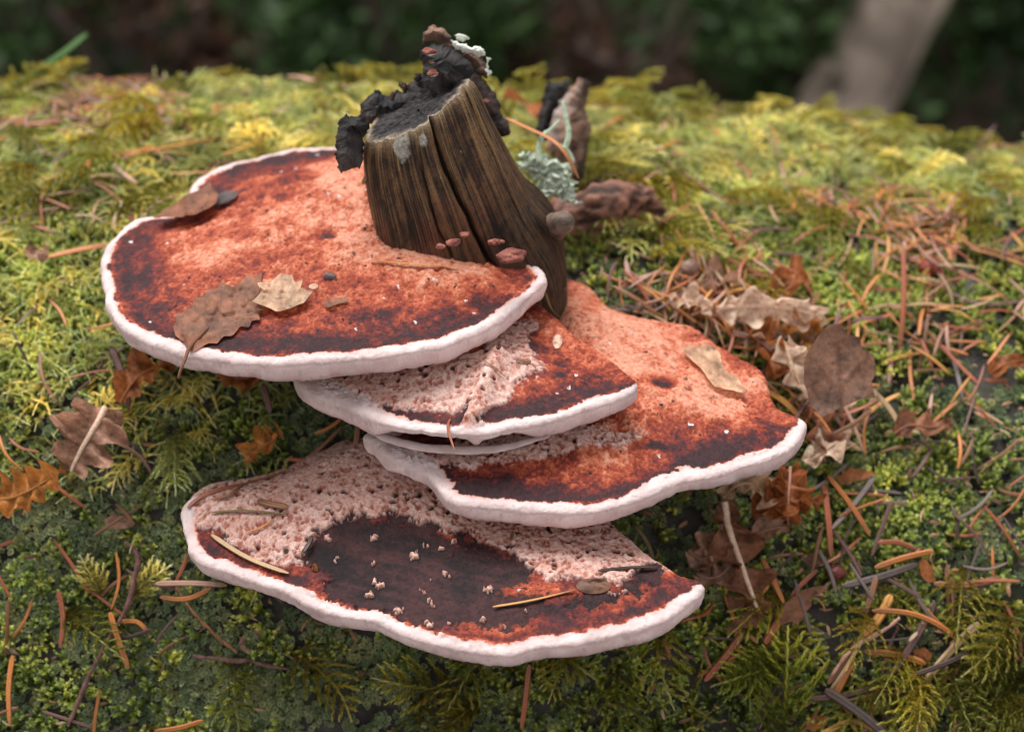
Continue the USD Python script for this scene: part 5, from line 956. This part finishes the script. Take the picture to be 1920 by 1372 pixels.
    (NF((1060,1310),(1140,1340),(1240,1390)), 'amber', 'amber needle arched right at the bottom edge', dict(w=0.0018)),
    (NF((1560,1400),(1585,1310)), 'rust', 'rust needle end at the bottom edge, right of the dark striped one'),
    (NF((515,870),(430,990),(325,1115)), 'rust', 'broad red-brown needle below the right end of the lowest bracket', dict(w=0.0023, lift=.010)),
    (NF((470,1170),(550,1205),(640,1250)), 'dark', 'dark red needle low between the brackets and the green frond', dict(w=0.0014)),
    (NF((1820,950),(1930,1010)), 'rust', 'rust needle leaving the right edge above the olive fronds', dict(w=0.0016, lift=.010)),
    (NF((780,470),(730,520),(680,580)), 'dark', 'thin dark needle above the orange pair', dict(w=0.0009)),
    ([(1245,1200),(1256,1236)], 'rust', 'short rust needle peeping out under the right of the lowest bracket'),
    ([(992,1245),(986,1305),(978,1366)], 'rust', 'rust needle hanging straight down under the front of the lowest bracket', dict(w=0.0017, lift=.012)),
    ([(1190,985),(1212,1015),(1225,1048)], 'olive', 'olive curved needle below the right-hand bracket, behind the lowest one', dict(lift=.012)),
    ([(109,1107),(118,1160),(112,1214)], 'rust', 'dark red needle standing in the moss at lower left', dict(w=0.0018)),
    ([(206,1147),(222,1200),(241,1252)], 'orange', 'orange needle leaning right at lower left', dict(w=0.0019, lift=.011)),
    ([(229,1165),(258,1166),(279,1188)], 'orange', 'short curved orange needle beside the leaning orange one', dict(w=0.0015)),
    ([(24,1228),(16,1290),(18,1358)], 'orange', 'orange upright needle at the lower left edge', dict(w=0.0017)),
    ([(290,1371),(340,1363),(381,1350)], 'orange', 'orange needle at the bottom edge, left', dict(w=0.0016)),
    ([(292,1094),(360,1093),(426,1097)], 'pink', 'pale brown level needle under the left end of the lowest bracket', dict(w=0.0018, lift=.016)),
    ([(300,1119),(350,1122),(394,1103)], 'orange', 'curved orange needle under the pale level one', dict(w=0.0016, lift=.014)),
    ([(330,1090),(345,1060),(352,1040)], 'rust', 'rust needle rising beside the left tip of the lowest bracket', dict(lift=.014)),
    ([(0,1023),(24,1013)], 'rust', 'short rust needle at the left edge, beside the moss'),
    ([(217,944),(236,962),(252,984)], 'brown', 'brown needle across the pinkish leaf scrap', dict(lift=.011)),
    ([(207,649),(228,700),(242,768)], 'mauve', 'mauve blurred needle rising left below the topmost bracket', dict(w=0.0022, lift=.012)),
    ([(493,721),(500,745),(507,773)], 'mauve', 'mauve needle hanging below the front rim of the topmost bracket', dict(w=0.002, lift=.014)),
    ([(640,800),(600,840),(560,870)], 'brown', 'brown needle in the dark gap below the small bracket', dict(lift=.012)),
    ([(655,770),(620,800),(590,812)], 'orange', 'orange needle in the gap left of the small bracket', dict(lift=.012)),
    ([(672,795),(668,830),(665,860)], 'brown', 'upright brown needle at the left root of the right-hand bracket', dict(lift=.020, w=.0018)),
    ([(540,860),(580,862),(640,850)], 'rust', 'rust needle lying behind the pink crust of the lowest bracket', dict(lift=.014)),
    ]: needle(pts, c, lab, **(kw[0] if kw else {}))
# needles and bits lying on the caps
needle([(695,487),(770,495),(862,500)], 'amber', 'slender amber needle on the pale middle of the topmost bracket', b1, w=0.0009)
needle([(839,680),(880,672),(915,680),(947,706)], 'brown', 'thin curved brown needle crossing the small bracket', b2, w=0.0006)
needle([(966,672),(996,678)], 'brown', 'short brown chip on the small bracket', b2, w=0.0012)
needle([(397,1002),(465,1045),(541,1074)], 'beige', 'big straw-coloured needle on the left of the lowest bracket', b4, w=0.0017)
needle([(397,960),(460,957),(540,964)], 'olive', 'olive needle on the pink crust at the left of the lowest bracket', b4, w=0.0011)
needle([(484,938),(510,945),(540,950)], 'brown', 'broad short brown needle piece above the olive one', b4, w=0.0024)
needle([(461,997),(490,988),(516,970)], 'orange', 'thin orange needle below the olive one on the lowest bracket', b4, w=0.0007)
needle([(924,1137),(1000,1124),(1078,1105)], 'amber', 'amber needle on the black patch of the lowest bracket', b4, w=0.0010)
needle([(1122,1070),(1170,1064),(1232,1062)], 'dark', 'dark splinter along the upper crust edge of the lowest bracket', b4, w=0.0014)
needle([(568,1035),(585,1003)], 'dark', 'short black splinter in the pink crust of the lowest bracket', b4, w=0.0014)
needle([(352,952),(375,932),(410,918),(455,908)], 'rust', 'brown needle bent round the left back rim of the lowest bracket', b4, w=0.0015)
needle([(405,935),(435,925),(455,908),(500,895),(545,878)], 'brown', 'long brown needle along the back of the lowest bracket', b4, w=0.0014)
needle([(962,995),(955,1020),(948,1046)], 'olive', 'olive needle stuck upright in the lowest bracket under the right-hand one', depth=[.745, .757, .762], w=0.0011)
needle([(869,758),(845,785),(840,805),(852,842)], 'rust', 'reddish thread curling over the split rim of the small bracket', depth=[.767, .752, .742, .733], w=0.0008)
needle([(680,345),(690,320),(688,300)], 'brown', 'brown needle leaning on the lower left of the stump', depth=[.798, .798, .800], w=0.0016)
needle([(1022,548),(1035,580),(1056,598)], 'olive', 'olive needle arching from the topmost rim to the hump behind', depth=[.792, .800, .812], w=0.0008)
def scale_(cx, cy, rx, ry, on, colr, label, sd, name='seed', cat='seed', th=0.0006):
    a = np.linspace(0, 2 * np.pi, 22, endpoint=False); rr = np.linspace(0, 1, 6); pix = np.array([(cx + rx * k * math.cos(t), cy + ry * k * math.sin(t)) for k in rr for t in a])
    P = on_bracket(on, pix, 0.0004); h = th * np.repeat(1 - rr ** 3, 22); v = P + on['n'] * (h + 0.0004 * nz(P, 500, sd, 2))[:, None]
    tag(obj(name, v, grid_faces(6, 22, True), M_leaf, None, leaf_cols(v, LEAF[colr], sd)), label, cat)
scale_(588, 537, 9, 5, b1, 'pale', 'small cream seed beside the pale leaf fragment', 1)
scale_(1113, 1098, 33, 15, b4, 'dark', 'oval dark bark flake framed by pink crust on the lowest bracket', 2, 'bark_flake', 'flake')
scale_(591, 1065, 6, 6, b4, 'orange', 'round ochre pellet at the edge of the black patch on the lowest bracket', 3, 'seed', 'seed', 0.002)
scale_(1045, 640, 9, 13, b2, 'pale', 'pale torn flake near the top of the small bracket', 4, 'bark_flake', 'flake')
scale_(520, 530, 9, 6, b1, 'grey', 'dark crumb above the pale leaf fragment on the topmost bracket', 5, 'bark_flake', 'flake', 0.0012)
scale_(618, 518, 13, 6, b1, 'grey', 'dark crumb right of the pale leaf fragment on the topmost bracket', 6, 'bark_flake', 'flake', 0.0012)
twig([(232,1018),(259,1042),(252,1085),(244,1120),(210,1188),(170,1260),(128,1362)], [.0015, .0022, .0015, .0014, .0012, .0014, .0010], 'mauve', 'long thin brown twig running down the lower left moss', .012)
twig([(364,1229),(440,1237),(500,1245),(541,1252)], [.0012, .0011, .0011, .0009], 'mauve', 'level purple-brown twig in the dark lower left', .008)
twig([(330,1100),(375,1162),(410,1195),(442,1222)], [.0006, .0010, .0010, .0009], 'brown', 'thin brown moss stem leaning right under the lowest bracket', .010)
twig([(198,663),(180,700),(146,733)], [.0008, .0009, .0007], 'mauve', 'thin mauve twig in the blurred moss left of the leaf', .008)
twig([(1284,500),(1255,535),(1228,562)], [.0012, .0014, .0014], 'grey', 'grey-brown twig behind the long curved tan needle', .010)
twig([(1110,600),(1150,585),(1200,578)], [.0010, .0012, .0010], 'grey', 'pale grey twig behind the hump of the right-hand bracket', .014)
twig([(1340,1128),(1320,1150),(1265,1165),(1240,1180)], [.0010, .0009, .0008, .0006], 'rust', 'thin rust twig right below the lowest bracket tip', .006)
twig(ZF([(1300,800),(1200,870),(1080,940),(960,1090)]), [.0009, .0012, .0013, .0010], 'pink', 'pale scaly twig lying along the needle fan', .012)
twig(ZF([(1290,850),(1240,960),(1210,1080)]), [.0010, .0013, .0012], 'mauve', 'dark twig crossing behind the needle fan', .006)
# berry-like red bud and dark cone crumbs
def ball(p, r, c, label, cat, name, lift=.006):
    P = on_log([p], lift)[0]; import trimesh; s = trimesh.creation.icosphere(3, r); v = np.array(s.vertices); v = v * (1 + .3 * nz(v + P, 900, 3, 2))[:, None] * [1.1, 1, .9]
    tag(obj(name, v + P, np.array(s.faces), M_needle, None, np.array(c) * (1 + 1.2 * nz(v + P, 800, 4, 2))[:, None]), label, cat)
ball((1568, 1073), .0036, (.16, .03, .025), 'small dark red bud on the moss among the needles on the right', 'bud', 'bud')
ball((1420, 565), .0038, (.55, .33, .24), 'pale rounded bud behind the curled leaves', 'bud', 'bud', .014)
ball((1293, 502), .0040, (.40, .25, .19), 'brown bud at the end of the grey-brown twig', 'bud', 'bud', .012)
ball((1745, 500), .0045, (.28, .05, .03), 'dark red bud among the needle pile on the right', 'bud', 'bud', .008)
ball((1585, 1258), .0018, (.03, .04, .06), 'tiny black droplet-like bead at the foot of the needle fan', 'bud', 'bud', .006)

# scattered needles too blurred or small to tell apart
def stray(n, box, colours, label, group, seed, L=(0.014, 0.026), lift=(0.006, 0.011), bulk=0):
    r = np.random.default_rng(seed); N0 = n + bulk; out = []
    pts = np.column_stack([r.uniform(box[0], box[2], N0), r.uniform(box[1], box[3], N0)]); C = on_log(pts, 0.0)
    for i, P in enumerate(C):
        l, a = r.uniform(*L), r.uniform(0, 6.28); N = log_normal(P[None])[0]; X = unit(np.cross([0, 1.0, 0.2], N)); Y = np.cross(N, X); d = math.cos(a) * X + math.sin(a) * Y; s = np.cross(N, d)
        h = r.uniform(*lift); tl = r.normal(0, 0.12); p = np.array([P - d * l / 2, P + s * r.normal(0, .0010), P + d * l / 2]); th = np.arctan2(p[:, 2] - axis_z(p[:, 0]), p[:, 1] - LY)
        p = log_pt(p[:, 0], th) + N * np.array([h - tl * l / 2, h + 0.001, h + tl * l / 2])[:, None]
        if not bracket_free(p, -0.02, 0.03).all() or (i >= n and nz(P[None] + 5, 24, 500, 2)[0] < -0.10): continue
        c = colours[r.integers(len(colours))]; sd = int(r.integers(1e6)); v, f, mid, u = needle_mesh(spline(p, 9), r.uniform(.0007, .0013), N, r.normal(0, .4)); cc = needle_cols(NEED[c], mid, u, sd)
        if i < n: tag(obj('fir_needle', v, f, M_needle, None, cc), f"{'pinkish' if c == 'pink' else c}{' red' if c == 'rust' else ''} {label}", 'needle', f'{group}, {c} ones')
        else: BULK.append((v, f, cc))
BULK = []
OC = ['orange', 'orange', 'amber', 'rust', 'rust', 'pink', 'brown', 'beige', 'brown', 'mauve']
stray(20, (-10, 190, 660, 480), OC, 'blurred dead needle lying in the moss behind and left of the topmost bracket', 'blurred needles on the back left of the log', 11, bulk=80)
stray(10, (-10, 140, 330, 270), ['rust', 'pink', 'mauve', 'brown', 'orange'], 'blurred dead needle in brown litter on the far left of the log', 'blurred litter needles at the top left', 15, bulk=260)
stray(22, (1100, 200, 1930, 430), OC, 'blurred dead needle lying in the yellow moss right of the stump', 'blurred needles on the back right of the log', 12, bulk=90)
stray(34, (1180, 430, 1930, 800), OC, 'slender dead needle in the green moss on the right half of the log', 'needles strewn over the green moss at right', 13, bulk=240)
stray(14, (1480, 400, 1920, 520), OC, 'dead needle in the needle pile behind the green moss at right', 'needles of the pile at right', 18, bulk=170, lift=(.008, .014))
stray(24, (1330, 820, 1930, 1372), ['orange', 'rust', 'mauve', 'brown', 'dark', 'grey'], 'slender dead needle half sunk in the lower right moss', 'needles sunk in the lower right moss', 14, bulk=70)
stray(14, (0, 560, 330, 1372), ['orange', 'rust', 'mauve', 'brown', 'dark'], 'slender dead needle half sunk in the lower left moss', 'needles sunk in the lower left moss', 16, bulk=24)
stray(20, (1130, 550, 1480, 700), OC, 'dead needle in the litter heap behind the right-hand bracket', 'needles heaped behind the right-hand bracket', 17, lift=(.010, .018), bulk=170)
stray(8, (1390, 640, 1640, 860), OC, 'dead needle heaped against the right edge of the right-hand bracket', 'needles heaped at the right edge of the right-hand bracket', 19, lift=(.010, .020), bulk=60)
vs_, fs_, cs_, o_ = [], [], [], 0
for v, f, c in BULK: vs_.append(v); fs_.append(f + o_); cs_.append(c); o_ += len(v)
tag(obj('needle_litter', np.vstack(vs_), np.vstack(fs_), M_needle, None, np.vstack(cs_)), 'loose litter of countless small dead fir needles caught in the moss', 'litter', kind='stuff')

# green grass blade leaning in from the left
gp = np.array([at(-20, 190, 1.00), at(60, 140, 1.01), at(125, 95, 1.02), at(163, 63, 1.03)]); p = spline(gp, 24)
v, f, mid, u = needle_mesh(p, 0.0026, FWD * -1, 0.3, 0.25); tag(obj('grass_blade', v, f, M_leaf, None, np.array([0.10, 0.22, 0.05]) * mid[:, None]), 'green blurred grass blade rising from the left edge against the dark forest', 'grass')

# ------------------------------------------------------------------ forest behind
gx, gy = np.meshgrid(np.r_[-60, -20, np.linspace(-6, 6, 121), 20, 60], np.r_[-20, np.linspace(-2, 8, 101), 15, 30, 80], indexing='ij')
gq = np.stack([gx, gy, 0 * gx], -1); gz = 0.10 * nz(gq, 0.9, 301, 3) + 0.03 * nz(gq, 6, 302, 2) - 0.03 - 0.10 * smooth(1.4, 3.0, gy)
gv = np.stack([gx, gy, gz], -1).reshape(-1, 3); n_ = nz(gv, 5, 303, 4)[:, None]; gc = lerp(WD(.008, .006, .004), WD(.045, .022, .012), np.clip(.5 + 2 * n_, 0, 1)); gc = np.where(nz(gv, 2.3, 304, 3)[:, None] > .10, WD(.03, .05, .014), gc)
tag(obj('forest_floor', gv, grid_faces(*gx.shape)[:, ::-1] if False else grid_faces(*gx.shape), M_far, None, gc), 'dark forest floor of brown litter and moss', 'ground', kind='structure')
def foliage(c, R, n, size, sd, hang=0.3):
    r = np.random.default_rng(sd); cl = r.normal(0, 1, (max(6, n // 60), 3)); cl = unit(cl) * r.random((len(cl), 1)) ** 0.4 * R; k = r.integers(0, len(cl), n)
    o = c + cl[k] + r.normal(0, 1, (n, 3)) * np.array(R) * 0.16; d = unit(r.normal(0, 1, (n, 3)) + [0, 0, -hang]); s = unit(np.cross(d, r.normal(0, 1, (n, 3)))); l = size * r.uniform(.6, 1.3, (n, 1))
    v = np.stack([o, o + d * l * .5 + s * l * .27, o + d * l, o + d * l * .5 - s * l * .27], 1).reshape(-1, 3); i = np.arange(n) * 4
    c = np.repeat(r.uniform(.7, 1.3, n), 4)
    return v, np.vstack([np.stack([i, i + 1, i + 2], 1), np.stack([i, i + 2, i + 3], 1)]), c
def shrub(x, y, h, R, n, col, label, sd, size=0.05):
    o = thing('shrub', label, 'shrub', 'shrubs behind the log', (x, y, -0.1)); r = np.random.default_rng(sd)
    for k in range(5):
        a = r.uniform(0, 6.28); p = spline([(x, y, -.12), (x + .15 * R * math.cos(a), y + .15 * R * math.sin(a), h * .5), (x + .6 * R * math.cos(a), y + .6 * R * math.sin(a), h * .95)], 12); v, f = tube(p, np.linspace(.012, .004, 12), 6); obj('stem', v, f, M_far, o, np.tile([.07, .05, .04], (len(v), 1)), loc=(x, y, -.1))
    v, f, c = foliage(np.array([x, y, h * .55]), np.array([R, R * .8, h * .55]), n * 2, size, sd); obj('foliage', v, f, M_farleaf, o, np.array(col)[None] * c[:, None], flat=True, loc=(x, y, -.1))
G1, G2, G3 = (.038, .078, .019), (.022, .045, .016), (.05, .045, .018)
for a in [(-.62, 2.35, .42, .26, 900, G1, 'green shrub blurred at the far upper left'), (-.25, 2.5, .42, .25, 900, G1, 'green shrub blurred above the topmost bracket'), (-.12, 2.25, .40, .20, 700, G1, 'green shrub just left of the stump top'), (.34, 2.4, .40, .24, 900, G1, 'green shrub between the sapling and the leaning trunk'),
          (.80, 2.45, .5, .24, 900, G2, 'dark shrub right of the leaning trunk'), (-1.2, 2.7, .8, .5, 1500, G2, 'dark shrub outside the left edge'), (.2, 3.4, .9, .6, 2000, G2, 'wide dark undergrowth deep in the forest'), (-1.0, 3.8, 1.2, .8, 2200, G2, 'dark undergrowth deep in the forest at left'), (1.3, 3.6, 1.2, .8, 2200, G2, 'dark undergrowth deep in the forest at right'),
          (-.42, 2.15, .30, .14, 260, (.06, .028, .016), 'low reddish bramble behind the log at left'), (.13, 2.2, .28, .14, 240, (.06, .028, .016), 'low reddish bramble behind the split branch stub'), (.58, 2.6, .4, .2, 600, G1, 'green shrub behind the leaning trunk')]: shrub(a[0], a[1], a[2], a[3], a[4], a[5], a[6], int(abs(a[0]) * 100 + a[1] * 10), 0.03)
def trunk_tree(name, label, cat, pts, r, c, sd, crown=None):
    o = thing(name, label, cat, loc=pts[0]); p = spline(pts, 60); v, f = tube(p, np.interp(np.linspace(0, 1, 60), np.linspace(0, 1, len(r)), r), 28); n_ = nz(v * [1, 1, .35], 14, sd, 4); v = v + unit(v - np.r_[np.repeat(p, 28, 0), p[:1], p[-1:]]) * (n_ * r[0] * .25)[:, None]
    obj('trunk', v, f, M_far, o, np.array(c) * np.clip(1 + 1.6 * nz(v, 22, sd + 1, 3), .35, 1.7)[:, None], loc=pts[0])
    if crown:
        for k, (cc, R, n, s) in enumerate(crown): v, f, c2 = foliage(np.array(cc, float), np.array(R, float), n, s, sd + 5 + k, 1.0); obj('crown', v, f, M_farleaf, o, np.array(G2)[None] * c2[:, None], flat=True, loc=pts[0])
Bt = lambda px, py, y: at(px, py, 1) * 0 + CAM + (at(px, py, 1) - CAM) * (y / (at(px, py, 1) - CAM)[1])
t0, t1 = Bt(1555, 260, 2.3), Bt(1712, -40, 2.38); dt = t1 - t0
trunk_tree('leaning_tree', 'blurred grey-brown trunk leaning right behind the log', 'tree', [t0 - dt * .6, t0, t1, t0 + dt * 3.2, t0 + dt * 7 + [0.1, .2, .3]], [.068, .053, .050, .044, .03], (.33, .26, .21), 400, [((t0 + dt * 7.4), (.9, .9, .8), 1600, .10)])
s0, s1 = Bt(1205, 200, 2.9), Bt(1245, -20, 2.95); ds_ = s1 - s0
trunk_tree('sapling', 'thin pale blurred sapling stem behind the split branch stub', 'tree', [s0 - ds_, s0, s1, s0 + ds_ * 6], [.020, .018, .017, .008], (.12, .09, .08), 410, [((s0 + ds_ * 6), (.5, .5, .5), 600, .07)])
for k, (x, y, h, rr) in enumerate([(-2.6, 5.2, 9, .16), (-.9, 6.3, 10, .18), (.9, 6.0, 9, .15), (2.7, 5.4, 10, .17), (-4.2, 7.2, 11, .2), (4.4, 7.0, 10, .18), (.0, 8.2, 12, .2)]):
    trunk_tree('fir_tree', f'tall dark fir tree in the forest behind the log, {["left", "centre left", "centre right", "right", "far left", "far right", "rearmost"][k]} of seven', 'tree', [(x, y, -.2), (x + .02, y, 2), (x, y, h)], [rr * 1.3, rr, .03], (.09, .065, .05), 420 + k * 10,
               [((x, y, 1.5 + (h - 1.5) * u), (2.0 * (1.12 - u), 2.0 * (1.12 - u), .55), int(1500 * (1.2 - u)), .17) for u in (.0, .17, .36, .58, .82)])
